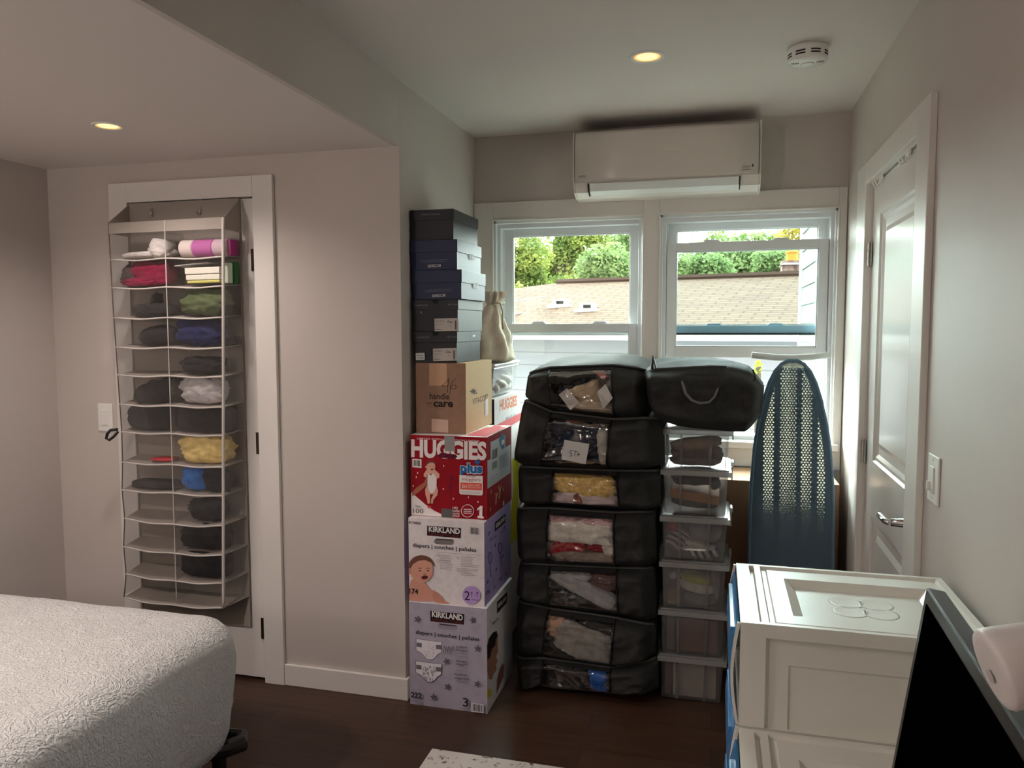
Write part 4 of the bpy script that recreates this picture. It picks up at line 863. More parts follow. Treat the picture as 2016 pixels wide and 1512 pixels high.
# ================================================================== CLEAR BINS
BFY, BBY = 3.07, 3.375
bp = clear_mat('clear_bin_plastic', (.93, .93, .93), .07, .15, milk=.44, milk_c=(150, 149, 148))
lp = clear_mat('frosted_lid_plastic', (.8, .8, .8), .06, .25, milk=.78, milk_c=(192, 192, 192))
rbp = clear_mat('clear_rib_plastic', (.9, .9, .9), .07, .2, milk=.38, milk_c=(170, 170, 168))
zs = [0.0, .188, .377, .574, .757, .944, 1.105]
LB = ['clear storage bin on the floor, lowest of its stack, holding a white carton', 'clear storage bin second from the floor, holding a brown carton', 'clear storage bin third from the floor, yellow and white things inside',
      'clear storage bin fourth from the floor, striped clothes inside', 'clear storage bin with an orange folder, second from the top', 'clear storage bin at the top of its stack under the duffel']
bins = []
for k in range(6):
    z0, z1 = zs[k] + .0005, zs[k + 1]; fx = .003 * (k - 2.5)
    t = thing('storage_bin', LB[k], 'storage bin', (-.078, (BFY + BBY) / 2, z0), 'clear storage bins in a stack')
    xb0, xb1, xt0, xt1 = -.196 + fx * .3, .036 + fx * .5, -.201 + fx * .3, .045 + fx * .5
    bxs = MB(); zt = z1 - .026
    bt = [(xb0, BFY + .012, z0), (xb1, BFY + .012, z0), (xb1, BBY - .012, z0), (xb0, BBY - .012, z0)]; tp_ = [(xt0, BFY + .004, zt), (xt1, BFY + .004, zt), (xt1, BBY - .004, zt), (xt0, BBY - .004, zt)]
    bxs.add(bt + tp_, [(3, 2, 1, 0), (0, 1, 5, 4), (1, 2, 6, 5), (2, 3, 7, 6), (3, 0, 4, 7)])
    bxs.build('bin_body', bp, t, bevel=.008, segs=3)
    for u in (.27, .73):
        rb = MB(); xx = xb0 + (xb1 - xb0) * u; xt = xt0 + (xt1 - xt0) * u; rb.add([(xx - .005, BFY + .0085, z0 + .004), (xx + .005, BFY + .0085, z0 + .004), (xt + .005, BFY + .001, zt), (xt - .005, BFY + .001, zt)], [(0, 1, 2, 3)])
        rb.build('front_rib', rbp, t, solid=.003)
    l = MB(); l.box(xt0 - .011, xt1 + .013, BFY - .012, BBY + .012, z1 - .027, z1 - .006).box(xt0 - .002, xt1 + .004, BFY, BBY, z1 - .006, z1 - .001)
    for u in (.2, .4, .6, .8): l.box(xt0 + (xt1 - xt0) * u - .002, xt0 + (xt1 - xt0) * u + .002, BFY - .013, BFY - .002, z1 - .006, z1 - .002)
    l.build('lid', lp, t, bevel=.006, segs=3)
    for sx, xx in ((-1, xt0 - .011), (1, xt1 + .013)):
        cl = MB(); cl.box(min(xx, xx + sx * .006), max(xx, xx + sx * .006), BFY + .1, BBY - .1, z1 - .058, z1 - .004); cl.box(min(xx, xx + sx * .01), max(xx, xx + sx * .01), BFY + .12, BBY - .12, z1 - .006, z1 + .012)
        cl.build('clip_handle', lp, t, bevel=.002)
    bins.append((t, xb0, xb1, z0, zt))
def inbin(k, u, v, d=.05): _, a, b_, z0, zt = bins[k]; return (a + .012 + (b_ - a - .024) * u, BFY + .022 + d, z0 + .006 + (zt - z0 - .012) * v)
def binbox(name, label, cat, k, u0, u1, v0, v1, c, d0=.004, d1=.2, tilt=0):
    a = Vector(inbin(k, u0, v0, d0)); b_ = Vector(inbin(k, u1, v1, d1)); 
    o = MB().add([(a.x, a.y, a.z), (b_.x, a.y, a.z + tilt), (b_.x, b_.y, a.z + tilt), (a.x, b_.y, a.z), (a.x, a.y, b_.z), (b_.x, a.y, b_.z + tilt), (b_.x, b_.y, b_.z + tilt), (a.x, b_.y, b_.z)], [(3, 2, 1, 0), (4, 5, 6, 7), (0, 1, 5, 4), (1, 2, 6, 5), (2, 3, 7, 6), (3, 0, 4, 7)]).build(name, flat(*c), bevel=.003)
    return tag(o, label, cat)
def binlump(name, label, cat, k, u, v, w, h, c, seed, rot=0, d=.05, dd=.09):
    q = inbin(k, u, v, d); _, a, b_, z0, zt = bins[k]
    return cloth(name, label, cat, lump(q, ((b_ - a - .024) * w, dd, (zt - z0) * h), seed, .14, 12, rot=rot, power=2.8), c if not isinstance(c, tuple) else fabric(c))
binbox('white_carton', 'white carton filling the lowest clear bin', 'box', 0, .16, .97, .02, .96, (214, 204, 190)); binbox('notebook', 'thin red-brown book standing beside the white carton', 'book', 0, .0, .11, .02, .97, (150, 92, 82))
binbox('brown_carton', 'brown carton in the second clear bin from the floor', 'box', 1, .22, .98, .02, .9, (146, 104, 84)); binbox('paper_packet', 'grey-brown packet standing left of the brown carton', 'box', 1, .02, .18, .02, .95, (120, 104, 94))
binbox('small_carton', 'small tan carton at the lower left of the third bin', 'box', 2, .03, .25, .02, .42, (152, 120, 92)); binlump('yellow_cloth', 'yellow-green folded cloth in the third clear bin', 'clothes', 2, .56, .64, .6, .24, (196, 190, 60), 81, -.18)
binlump('white_cloth', 'white folded cloth under the yellow one in the third bin', 'clothes', 2, .56, .46, .66, .3, (222, 218, 210), 82, -.18, .045); binlump('grey_cloth', 'grey cloth at the bottom of the third clear bin', 'clothes', 2, .64, .16, .66, .34, (120, 120, 128), 83, 0)
binlump('white_tube', 'white tube end at the left of the third clear bin', 'bottle', 2, .12, .72, .18, .22, (200, 200, 200), 84, .2); binlump('white_packet', 'pale packet at the right end of the third clear bin', 'box', 2, .9, .5, .2, .8, (170, 168, 176), 85, 0, .07)
st = stripes((216, 210, 200), (60, 54, 56), 9, (0, .4, 0))
binlump('striped_shirt', 'striped shirt curling up the left of the fourth bin', 'clothes', 3, .2, .42, .42, .62, stripes((206, 190, 176), (120, 88, 80), 16, (.6, 1.1, 0)), 91, -.6); binlump('striped_shirt', 'black and white striped shirt at the bottom of the fourth bin', 'clothes', 3, .68, .14, .6, .3, stripes((224, 220, 212), (34, 32, 34), 12, (0, .5, 0)), 92, -.08)
binlump('white_cloth', 'folded white cloth in the middle of the fourth bin', 'clothes', 3, .5, .38, .44, .18, (220, 212, 200), 93, -.3, .045); binlump('grey_cloth', 'pale grey cloth at the upper right of the fourth bin', 'clothes', 3, .7, .68, .62, .6, (140, 142, 144), 94, 0, .07)
binlump('white_cloth', 'long white folded edge low in the fourth bin', 'clothes', 3, .56, .27, .6, .1, (226, 222, 212), 96, .03, .03); binlump('red_cloth', 'small red cloth at the upper left of the fourth bin', 'clothes', 3, .1, .82, .18, .3, (190, 40, 60), 95, 0, .04)
binbox('orange_folder', 'orange folder lying across the second bin from the top', 'folder', 4, .06, .95, .38, .62, (206, 138, 70), .004, .2, -.022); binlump('dark_cloth', 'dark green-black cloth above the orange folder', 'clothes', 4, .5, .82, .9, .3, (44, 52, 56), 101, 0, .08); binlump('dark_cloth', 'dark cloth under the orange folder', 'clothes', 4, .5, .22, .9, .3, (60, 62, 62), 102, -.06, .07)
binlump('cable', 'grey coiled cable at the right of the orange folder bin', 'cable', 4, .86, .8, .2, .3, (90, 94, 98), 103, .4, .03)
binlump('tan_cloth', 'tan cloth band arching across the top clear bin', 'clothes', 5, .5, .72, .98, .36, (176, 150, 124), 111, .12, .03); binlump('maroon_cloth', 'muted maroon cloth in the top clear bin', 'clothes', 5, .52, .38, .98, .62, (112, 84, 86), 112, 0, .05); binlump('grey_cloth', 'taupe cloth low in the top clear bin', 'clothes', 5, .48, .14, .96, .28, (130, 116, 108), 113, 0, .04)

# ================================================================== BIG CARDBOARD BOX AND IRONING BOARD
BX = dict(x0=-.19, x1=.497, y0=3.4, y1=3.715, z0=0, z1=.843)
cbm = card('corrugated_card', (134, 100, 76), .06, (60, 4, 1)); cbt = card('corrugated_card_lit_top', (206, 170, 140), .03)  # top card made paler to look lit
t = carton('cardboard_box', 'large brown cardboard box under the window behind the ironing board', **BX, front=cbm, side=cbm, top=cbt)
def iron_mats():
    cov = bpy.data.materials.new('blue_cover'); cov.use_nodes = True; nt = cov.node_tree; nt.nodes.clear(); o = nt.nodes.new('ShaderNodeOutputMaterial')
    d = nt.nodes.new('ShaderNodeBsdfDiffuse'); d.inputs['Color'].default_value = rgb(96, 118, 136); tl = nt.nodes.new('ShaderNodeBsdfTranslucent'); tl.inputs['Color'].default_value = rgb(212, 204, 176)
    m = nt.nodes.new('ShaderNodeMixShader'); m.inputs['Fac'].default_value = .32; nt.links.new(d.outputs[0], m.inputs[1]); nt.links.new(tl.outputs[0], m.inputs[2]); nt.links.new(m.outputs[0], o.inputs[0])
    return cov
cover = iron_mats()
rim_m = mat('blue_cover_rim', (96, 118, 136), .9, .1)
ib = thing('ironing_board', 'blue covered ironing board standing upright before the window with a white foot bar', 'ironing board', (.305, 3.3, 0))
# outline (x, z) in the leaning board plane
def tilt(z): return 3.272 + .05 * (z / 1.36)
prof = []
for z, hw in ((.03, .150), (.3, .158), (.55, .162), (.70, .1605), (.85, .156), (1.0, .1445), (1.1, .1305), (1.2, .109), (1.27, .088), (1.315, .067), (1.345, .042), (1.358, .018)): prof.append((z, hw))
cxi = lambda z: .3085 - .013 * (z / 1.36)
outl = [(cxi(z) - hw, z) for z, hw in prof] + [(cxi(z) + hw, z) for z, hw in prof[::-1]]
def hexplate():
    """perforated steel plate with real holes in four long bands"""
    mb = MB(); pitch = .0115; r = .0040; rows = int((1.30 - .05) / (pitch * .866)); bands = ((-.108, -.108 + 3 * .0115), (-.044, -.044 + 5 * .0115), (.038, .038 + 3 * .0115), (.101, .101 + 2 * .0115))
    pts = [tuple(p) for p in outl]
    return bands, pitch, r
bands, pitch, rr = hexplate()
def plate_mesh():
    """each band is a sheet of hexagon cells, each a ring round its hole; solid strips lie between"""
    mb = MB(); Y = lambda z: tilt(z) + .0006
    dz = pitch * .866; solid_edges = []
    def hw(z):
        for (a, h), (b, g) in zip(prof, prof[1:]):
            if a <= z <= b: return h + (g - h) * (z - a) / (b - a)
        return 0
    rnd = random.Random(5); Rh = pitch / math.sqrt(3)
    zlo, zhi = .45, 1.33
    for (a, b) in bands:
        z = zlo; row = 0
        while z < zhi:
            x = a + (pitch / 2 if row % 2 else 0)
            while x < b + 1e-6:
                if abs(x) < hw(z) - .022:
                    xx = x + cxi(z)
                    o = [(xx + Rh * 1.02 * math.cos(math.radians(30 + 60 * k)), z + Rh * 1.02 * math.sin(math.radians(30 + 60 * k))) for k in range(6)]
                    i_ = [(xx + rr * math.cos(math.radians(30 + 60 * k)), z + rr * math.sin(math.radians(30 + 60 * k))) for k in range(6)]
                    vs = [(p[0], Y(p[1]), p[1]) for p in o + i_]; mb.add(vs, [(k, (k + 1) % 6, 6 + (k + 1) % 6, 6 + k) for k in range(6)])
                x += pitch
            if row % 2:
                for xa, xb_ in ((a - pitch * .55, a), (b, b + pitch * .55)): mb.add([(xa + cxi(z), Y(z), z - dz * .68), (xb_ + cxi(z), Y(z), z - dz * .68), (xb_ + cxi(z), Y(z), z + dz * .68), (xa + cxi(z), Y(z), z + dz * .68)], [(0, 1, 2, 3)]) if abs(xa) < hw(z) - .02 and abs(xb_) < hw(z) - .02 else None
            z += dz; row += 1
    # solid strips between bands shaped for the legs' shade, rim margins, solid lower end
    N = 40
    ed = [-.4] + [e for ab in bands for e in (ab[0] - pitch * .42, ab[1] + pitch * .42)] + [.4]
    for k in range(0, len(ed), 2):
        for j in range(N):
            za, zb_ = zlo + (zhi - zlo) * j / N, zlo + (zhi - zlo) * (j + 1) / N
            ha, hb = hw(za) - .004, hw(zb_) - .004
            q = [(max(-ha, min(ha, ed[k])), za), (max(-ha, min(ha, ed[k + 1])), za), (max(-hb, min(hb, ed[k + 1])), zb_), (max(-hb, min(hb, ed[k])), zb_)]
            if q[1][0] - q[0][0] > 1e-4 or q[2][0] - q[3][0] > 1e-4: mb.add([(x + cxi(z), Y(z), z) for x, z in q], [(0, 1, 2, 3)])
    # margin bands where the board is too narrow for holes
    for (a, b) in bands:
        for j in range(N * 3):
            za, zb_ = zlo + (zhi - zlo) * j / N / 3, zlo + (zhi - zlo) * (j + 1) / N / 3; h = hw(za) - .004; s = hw(za) - .022
            for x0, x1 in ((a - pitch * .42, b + pitch * .42),):
                lo, hi = max(x0, s - .004), min(x1, h)
                if hi > lo: mb.add([(lo + cxi(za), Y(za), za), (hi + cxi(za), Y(za), za), (hi + cxi(za), Y(zb_), zb_), (lo + cxi(za), Y(zb_), zb_)], [(0, 1, 2, 3)])
                lo, hi = max(x0, -h), min(x1, -s + .004)
                if hi > lo: mb.add([(lo + cxi(za), Y(za), za), (hi + cxi(za), Y(za), za), (hi + cxi(za), Y(zb_), zb_), (lo + cxi(za), Y(zb_), zb_)], [(0, 1, 2, 3)])
    mb.add([(cxi(.04) - .146, Y(.04), .04), (cxi(.04) + .146, Y(.04), .04), (cxi(zlo) + .156, Y(zlo), zlo), (cxi(zlo) - .156, Y(zlo), zlo)], [(0, 1, 2, 3)])
    return mb
plate_mesh().build('perforated_plate', mat('grey_steel_plate', (120, 122, 124), .5, .4, .6), ib)
# cover face and rolled rim
mb = MB(); n2 = len(prof)
vs = []; 
for z, hw_ in prof:
    for k in range(9): vs.append((cxi(z) - hw_ + 2 * hw_ * k / 8, tilt(z), z))
fs = [(j * 9 + k, j * 9 + k + 1, (j + 1) * 9 + k + 1, (j + 1) * 9 + k) for j in range(n2 - 1) for k in range(8)]
mb.add(vs, fs); mb.build('fabric_cover', cover, ib, smooth=True)
path = []
for i in range(len(outl)):
    x, z = outl[i]; path.append((x, tilt(z) + .006, z))
MB().tube(path, .0085, 10, closed=True).build('cover_rim', rim_m, ib, smooth=True)
whm = mat('white_enamel', (214, 218, 214), .35, .5)
MB().tube([at(x, y, 1, 3.37) for x, y in ((1480, 699), (1496, 701), (1530, 704), (1560, 704.5), (1600, 702.5), (1634, 698))], .0135, 12).build('foot_bar', whm, ib, smooth=True)
MB().tube([at(1557, 705, 1, 3.37), (.296, 3.36, 1.3), (.292, 3.352, .9), (.29, 3.345, .25)], .012, 10).build('leg', whm, ib, smooth=True)
MB().tube([(.17, 3.348, .12), (.30, 3.348, .10), (.43, 3.348, .12)], .0115, 10).tube([(.243, 3.35, 1.26), (.243, 3.342, .3)], .008, 8).tube([(.36, 3.35, 1.26), (.36, 3.342, .3)], .008, 8).build('support_tube', whm, ib, smooth=True)
MB().box(.16, .2, 3.27, 3.30, 0, .03).box(.41, .45, 3.27, 3.30, 0, .03).build('end_cap', M['black_plastic'], ib)

# ================================================================== PLASTIC DRAWER UNITS
pw = mat('white_drawer_plastic', (224, 224, 216), .32, .45, noise_amt=.01, noise_scale=8)
blue_clear = mat('blue_drawer_plastic', (70, 132, 186), .2, .5)
def drawer_unit(label, x0, x1, y0, y1, n, h, zb):
    t = thing('plastic_drawer_unit', label, 'drawer unit', ((x0 + x1) / 2, (y0 + y1) / 2, zb), 'white plastic drawer units'); H = h
    for k in range(n):
        z0, z1 = zb + k * H, zb + (k + 1) * H - .001; mb = MB()
        # side walls with a sunk panel facing -y and +y
        def sidewall(y, s):
            a, b_, c, d = x0 + .05, x1 - .03, z0 + .0, z1 - .028; e = .009 * s
            def R(x, z, o): return (x, y + o, z)
            mb.add([R(x0, z0, 0), R(a, z0, 0), R(a, z1, 0), R(x0, z1, 0)], [(0, 1, 2, 3)]); mb.add([R(b_, z0, 0), R(x1, z0, 0), R(x1, z1, 0), R(b_, z1, 0)], [(0, 1, 2, 3)])
            mb.add([R(a, d, 0), R(b_, d, 0), R(b_, z1, 0), R(a, z1, 0)], [(0, 1, 2, 3)])
            a2, b2, d2_ = a + .008, b_ - .008, d - .008
            mb.add([R(a, c, 0), R(a2, c, e), R(a2, d2_, e), R(a, d, 0)], [(0, 1, 2, 3)]); mb.add([R(b_, c, 0), R(b_, d, 0), R(b2, d2_, e), R(b2, c, e)], [(0, 1, 2, 3)]); mb.add([R(a, d, 0), R(a2, d2_, e), R(b2, d2_, e), R(b_, d, 0)], [(0, 1, 2, 3)])
            a3, b3, d3 = a2 + .037, b2 - .04, d2_ - .048; f = .0125 * s
            mb.add([R(a2, c, e), R(a3, c, e), R(a3, d3, e), R(a2, d2_, e)], [(0, 1, 2, 3)]); mb.add([R(b3, c, e), R(b2, c, e), R(b2, d2_, e), R(b3, d3, e)], [(0, 1, 2, 3)]); mb.add([R(a2, d2_, e), R(a3, d3, e), R(b3, d3, e), R(b2, d2_, e)], [(0, 1, 2, 3)])
            a4, d4 = a3 + .004, d3 - .004
            mb.add([R(a3, c, e), R(a4, c, f), R(a4, d4, f), R(a3, d3, e)], [(0, 1, 2, 3)]); mb.add([R(a3, d3, e), R(a4, d4, f), R(b3, d4, f), R(b3, d3, e)], [(0, 1, 2, 3)]); mb.add([R(a4, c, f), R(b3, c, f), R(b3, d4, f), R(a4, d4, f)], [(0, 1, 2, 3)])
        sidewall(y0, 1); sidewall(y1, -1)
        mb.add([(x1, y0, z0), (x1, y1, z0), (x1, y1, z1), (x1, y0, z1)], [(0, 1, 2, 3)]); mb.add([(x0, y0, z0), (x1, y0, z0), (x1, y1, z0), (x0, y1, z0)], [(0, 1, 2, 3)])
        # top with two grooves and a dished field
        def top(xa, xb, ya, yb, z, zb_=None): mb.add([(xa, ya, z), (xb, ya, z), (xb, yb, z), (xa, yb, z)], [(0, 1, 2, 3)])
        def dish(xa, xb, ya, yb, steps):
            r = [(xa, ya, z1), (xb, ya, z1), (xb, yb, z1), (xa, yb, z1)]
            for ins, dp in steps:
                q = [(xa + ins, ya + ins, z1 - dp), (xb - ins, ya + ins, z1 - dp), (xb - ins, yb - ins, z1 - dp), (xa + ins, yb - ins, z1 - dp)]
                for j in range(4): mb.add([r[j], r[(j + 1) % 4], q[(j + 1) % 4], q[j]], [(0, 1, 2, 3)])
                r = q
            mb.add(r, [(0, 1, 2, 3)])
        g1, g2, g3, g4 = x0 + .03, x0 + .042, x0 + .056, x0 + .07; ra, rb_ = y0 + .012, y1 - .012
        top(x0, x1, y0, ra, z1); top(x0, x1, rb_, y1, z1); top(x0, g1, ra, rb_, z1); top(g2, g3, ra, rb_, z1); top(x1 - .014, x1, ra, rb_, z1)
        dish(g1, g2, ra, rb_, [(.002, .012)])
        o_ = [(x0 + .108, y0 + .075), (x1 - .05, y0 + .075), (x1 - .05, y1 - .085), (x0 + .108, y1 - .085)]
        zt = z1 - .004; F = [(g3, ra), (x1 - .014, ra), (x1 - .014, rb_), (g3, rb_)]; steps = [(0, 0), (.004, .007), (.013, .007), (.016, .004)]
        rr_ = [[(x + (i_ if j in (0, 3) else -i_), y + (i_ if j < 2 else -i_), z1 - d_) for j, (x, y) in enumerate(F)] for i_, d_ in steps] + [[(x, y, zt) for x, y in o_]]
        for ra_, rb2 in zip(rr_, rr_[1:]):
            for j in range(4): mb.add([ra_[j], ra_[(j + 1) % 4], rb2[(j + 1) % 4], rb2[j]], [(0, 1, 2, 3)])
        q0 = [(x, y, zt) for x, y in o_]; q1 = [(x + (.024 if i in (0, 3) else -.024), y + (.02 if i < 2 else -.02), z1 - .02) for i, (x, y) in enumerate(o_)]
        for j in range(4): mb.add([q0[j], q0[(j + 1) % 4], q1[(j + 1) % 4], q1[j]], [(0, 1, 2, 3)])
        mb.add(q1, [(0, 1, 2, 3)])
        mx_, my_ = (x0 + x1) / 2 + .03, (y0 + y1) / 2
        body = mb.build('body', pw, t, weld=True)
        # embossed clover on the dish
        cl = MB()
        for a in range(4): cl.lathe((mx_ + .043 * math.cos(math.pi / 2 * a + .785), my_ + .04 * math.sin(math.pi / 2 * a + .785), z1 - .0202), (0, 0, 1), [(.038, .0001), (.034, .0008), (.03, .0008), (.026, .0004), (.001, .0003)], 28)
        cl.build('embossed_clover', pw, body, smooth=True)
        d = MB(); d.grid(lambda u, v: (x0 - .004 - .014 * math.sin(math.pi * v) , y0 + .008 + (y1 - y0 - .016) * u, z0 + .008 + (H - .03) * v), 4, 10)
        dr = d.build('drawer', blue_clear, t, solid=.006)
        MB().box(x0 - .019, x0 - .006, y0 + .06, y1 - .06, z0 + H * .80, z0 + H * .84).build('grip_lip', blue_clear, dr, bevel=.002)
        fr_ = MB()
        for (ya, yb) in ((y0, y0 + .01), (y1 - .01, y1)): fr_.grid(lambda u, v: (x0 - .003 - .012 * math.sin(math.pi * v), ya + (yb - ya) * u, z0 + .002 + (H - .006) * v), 1, 10)
        fr_.build('front_rim', pw, t, solid=.006)
    mb = MB()
    for xx in (x0 + .03, x1 - .03):
        for yy in (y0 + .03, y1 - .03): mb.box(xx - .015, xx + .015, yy - .015, yy + .015, 0, zb + .002)
    mb.build('feet', pw, t)
    return t
drawer_unit('tall white plastic drawer unit nearest the ironing board', .054, .524, 1.60, 2.008, 4, .2195, .022)
drawer_unit('lower white plastic drawer unit carrying the black television', .054, .524, 1.185, 1.594, 3, .2195, .022)
drawer_unit('lower white plastic drawer unit under the near end of the black television', .054, .524, .77, 1.18, 3, .2195, .022)
# television leaning back
tv = thing('television', 'black flat television leaning back on the white drawer units at the lower right', 'television', (.33, 1.1, .6805))
ux = Vector((.045, .999, 0)).normalized(); uz = Vector((.135, 0, .991)).normalized(); un = ux.cross(uz) * -1
if un.x > 0: un = -un
O = Vector((.3515, 1.43, 1.054)); Wd, Ht, Th = .66, .372, .03
def TVp(a, b_, c): return O - ux * a - uz * b_ - un * c      # a: along from far end, b: down, c: into the wall
def slab(a0, a1, b0, b1, c0, c1, m, name, bev=.003):
    P8 = [TVp(a, b_, c) for c in (c0, c1) for a, b_ in ((a0, b0), (a1, b0), (a1, b1), (a0, b1))]
    return MB().add(P8, [(0, 1, 2, 3), (7, 6, 5, 4), (0, 4, 5, 1), (1, 5, 6, 2), (2, 6, 7, 3), (3, 7, 4, 0)]).build(name, m, tv, bevel=bev)
slab(0, Wd, 0, Ht, 0, Th, M['black_plastic'], 'casing')
slab(.022, Wd - .022, .022, Ht - .03, -.0012, .001, mat('black_screen', (2, 2, 3), .6, .0), 'screen', .0005)
for a in (.12, Wd - .12): MB().box(O.x - .075, O.x + .06, O.y - a - .012, O.y - a + .012, .6806, .690).build('foot', M['black_plastic'], tv, bevel=.002)
# lamp
lt = thing('floor_lamp', 'white round-faced lamp head at the right edge in front of the television', 'lamp', (.33, .5, 0))
wl = mat('white_lamp_enamel', (222, 216, 214), .45, .4)
fc = at(1951, 1320, 1, .62); dv = (fc - CAMPOS).normalized(); rp = RT * .974 + UP * .227; rp = (rp - dv * rp.dot(dv)).normalized(); ax_ = (dv * .25 + rp * .968).normalized(); LR = 78 / FPX * (fc - CAMPOS).dot(FW) / .0315
MB().lathe(fc, ax_, [(r_ * LR, h_) for r_, h_ in [(.0005, .0), (.024, 0), (.030, .001), (.032, .004), (.0315, .01), (.028, .04), (.024, .075), (.018, .1), (.006, .112), (.0005, .113)]], 40, caps=False).build('lamp_head', wl, lt, smooth=True)
MB().cyl(fc - ax_ * .0008 - UP * .004, fc - ax_ * .0004 - UP * .004, .005, n=16).build('face_slot', flat(196, 190, 188), lt)
e = fc + ax_ * .12
MB().tube([e, e + Vector((.03, -.03, -.02)), (.33, .5, 1.12), (.33, .5, .9), (.33, .5, .02)], .009, 10).build('stem', wl, lt, smooth=True)
MB().lathe((.33, .5, 0), (0, 0, 1), [(.1, 0), (.1, .012), (.02, .022), (.01, .03)], 32).build('base', wl, lt, smooth=True)

# ================================================================== BED AND RUG
bx0, bx1, by0, by1 = -2.835, -1.428, .06, 2.10
quilt = bpy.data.materials.new('white_quilt'); quilt.use_nodes = True
def quilt_nodes():
    nt = quilt.node_tree; b = nt.nodes['Principled BSDF']; b.inputs['Base Color'].default_value = rgb(222, 222, 220); b.inputs['Roughness'].default_value = .95; b.inputs['Specular IOR Level'].default_value = .1
    b.inputs['Sheen Weight'].default_value = .15
    tc = nt.nodes.new('ShaderNodeTexCoord')
    w = nt.nodes.new('ShaderNodeTexNoise'); w.inputs['Scale'].default_value = 14; w.inputs['Detail'].default_value = 2; w.inputs['Distortion'].default_value = 2.5
    f = nt.nodes.new('ShaderNodeTexNoise'); f.inputs['Scale'].default_value = 120; f.inputs['Detail'].default_value = 4; f.inputs['Distortion'].default_value = 1.0
    mp = nt.nodes.new('ShaderNodeMapping'); mp.inputs['Scale'].default_value = (1, 1, .35)
    nt.links.new(tc.outputs['Object'], mp.inputs['Vector']); nt.links.new(tc.outputs['Object'], w.inputs['Vector']); nt.links.new(mp.outputs['Vector'], f.inputs['Vector'])
    sn = nt.nodes.new('ShaderNodeMath'); sn.operation = 'MULTIPLY'; sn.inputs[1].default_value = 34; s2 = nt.nodes.new('ShaderNodeMath'); s2.operation = 'SINE'
    nt.links.new(w.outputs['Fac'], sn.inputs[0]); nt.links.new(sn.outputs[0], s2.inputs[0])
    a = nt.nodes.new('ShaderNodeMath'); a.operation = 'MULTIPLY_ADD'; a.inputs[1].default_value = .12; nt.links.new(s2.outputs[0], a.inputs[0]); nt.links.new(f.outputs['Fac'], a.inputs[2])
    bp = nt.nodes.new('ShaderNodeBump'); bp.inputs['Strength'].default_value = .75; bp.inputs['Distance'].default_value = .018
    nt.links.new(a.outputs[0], bp.inputs['Height']); nt.links.new(bp.outputs['Normal'], b.inputs['Normal'])
quilt_nodes()
bed = thing('bed', 'low bed under a white textured quilt at the left with a black frame', 'bed', ((bx0 + bx1) / 2, (by0 + by1) / 2, 0))
def rrect(ins, rad, n=14, m=26):
    x0, x1, y0, y1 = bx0 + ins, bx1 - ins, by0 + ins, by1 - ins; r = max(.004, rad - ins); pts = []
    cs = [((x1 - r, y0 + r), -90), ((x1 - r, y1 - r), 0), ((x0 + r, y1 - r), 90), ((x0 + r, y0 + r), 180)]
    for k, ((cx, cy), a0) in enumerate(cs):
        for i in range(n + 1):
            a = math.radians(a0 + 90 * i / n); pts.append((cx + r * math.cos(a), cy + r * math.sin(a)))
        nx, na = cs[(k + 1) % 4]; a = math.radians(a0 + 90); e0 = (cx + r * math.cos(a), cy + r * math.sin(a)); e1 = (nx[0] + r * math.cos(math.radians(na)), nx[1] + r * math.sin(math.radians(na)))
        for i in range(1, m): pts.append((e0[0] + (e1[0] - e0[0]) * i / m, e0[1] + (e1[1] - e0[1]) * i / m))
    return pts
RB = 0.13
rings = [(.69, .607), (.5, .608), (.3, .607), (.18, .606), (.12, .604), (.085, .600), (.055, .592), (.03, .577), (.012, .555), (.002, .525), (-.004, .48), (-.006, .43), (-.004, .37), (.0, .31), (.008, .25), (.02, .215), (.035, .212)]
mb = MB(); vs = []; n_ = None
for ins, z in rings:
    pr_ = rrect(ins, RB); n_ = len(pr_)
    for x, y in pr_:
        d = noise.fractal(Vector((x * 5, y * 5, z * 5)), 1, 2, 3) * .006 * (1 if z > .28 else 1.6); side_ = 1 if z < .56 else 0
        wv = noise.noise(Vector((x * 9, y * 9, z * 2.2))) * .008 * side_
        cx, cy = (bx0 + bx1) / 2, (by0 + by1) / 2
        vs.append((x + (d + wv) * (1 if x > cx else -1) * side_, y + (d + wv) * (1 if y > cy else -1) * side_, z + d * (1 - side_) + (.01 * noise.noise(Vector((x * 6, y * 6, 3))) if z < .26 else 0)))
fs = [(j * n_ + (i + 1) % n_, j * n_ + i, (j + 1) * n_ + i, (j + 1) * n_ + (i + 1) % n_) for j in range(len(rings) - 1) for i in range(n_)]
fs.append(list(range(n_)))
mb.add(vs, fs); mb.build('quilt', quilt, bed, smooth=True)
MB().box(bx0 + .03, bx1 - .03, by0 + .03, by1 - .03, .285, .55).build('mattress', flat(210, 208, 204), bed, bevel=.03)
bk = M['black_plastic']
fp = rrect(.0, .06); 
MB().tube([(bx1 - .2, by0 + .1, .19), (bx1 - .2, by1 - .3, .19), (bx1 - .1, by1 - .15, .19), (bx1 - .03, by1 - .085, .19), (bx1 - .006, by1 - .052, .19), (bx1 - .022, by1 - .024, .19), (bx1 - .08, by1 - .03, .19), (bx0 + .1, by1 - .06, .19)], .027, 10, m=bk).box(bx0 + .02, bx1 - .06, by0 + .05, by1 - .08, .235, .262, bk).build('bed_frame', bk, bed, smooth=False)
for x, y in ((bx1 - .06, by1 - .09), (bx1 - .2, by0 + .12), (bx0 + .06, by1 - .09), (bx0 + .06, by0 + .12)): MB().cyl((x, y, 0), (x, y, .24), .022, n=16).build('leg', bk, bed)
rug_m = mat('speckled_rug', (206, 202, 196), .95, .1, bump=.6, bump_scale=350)
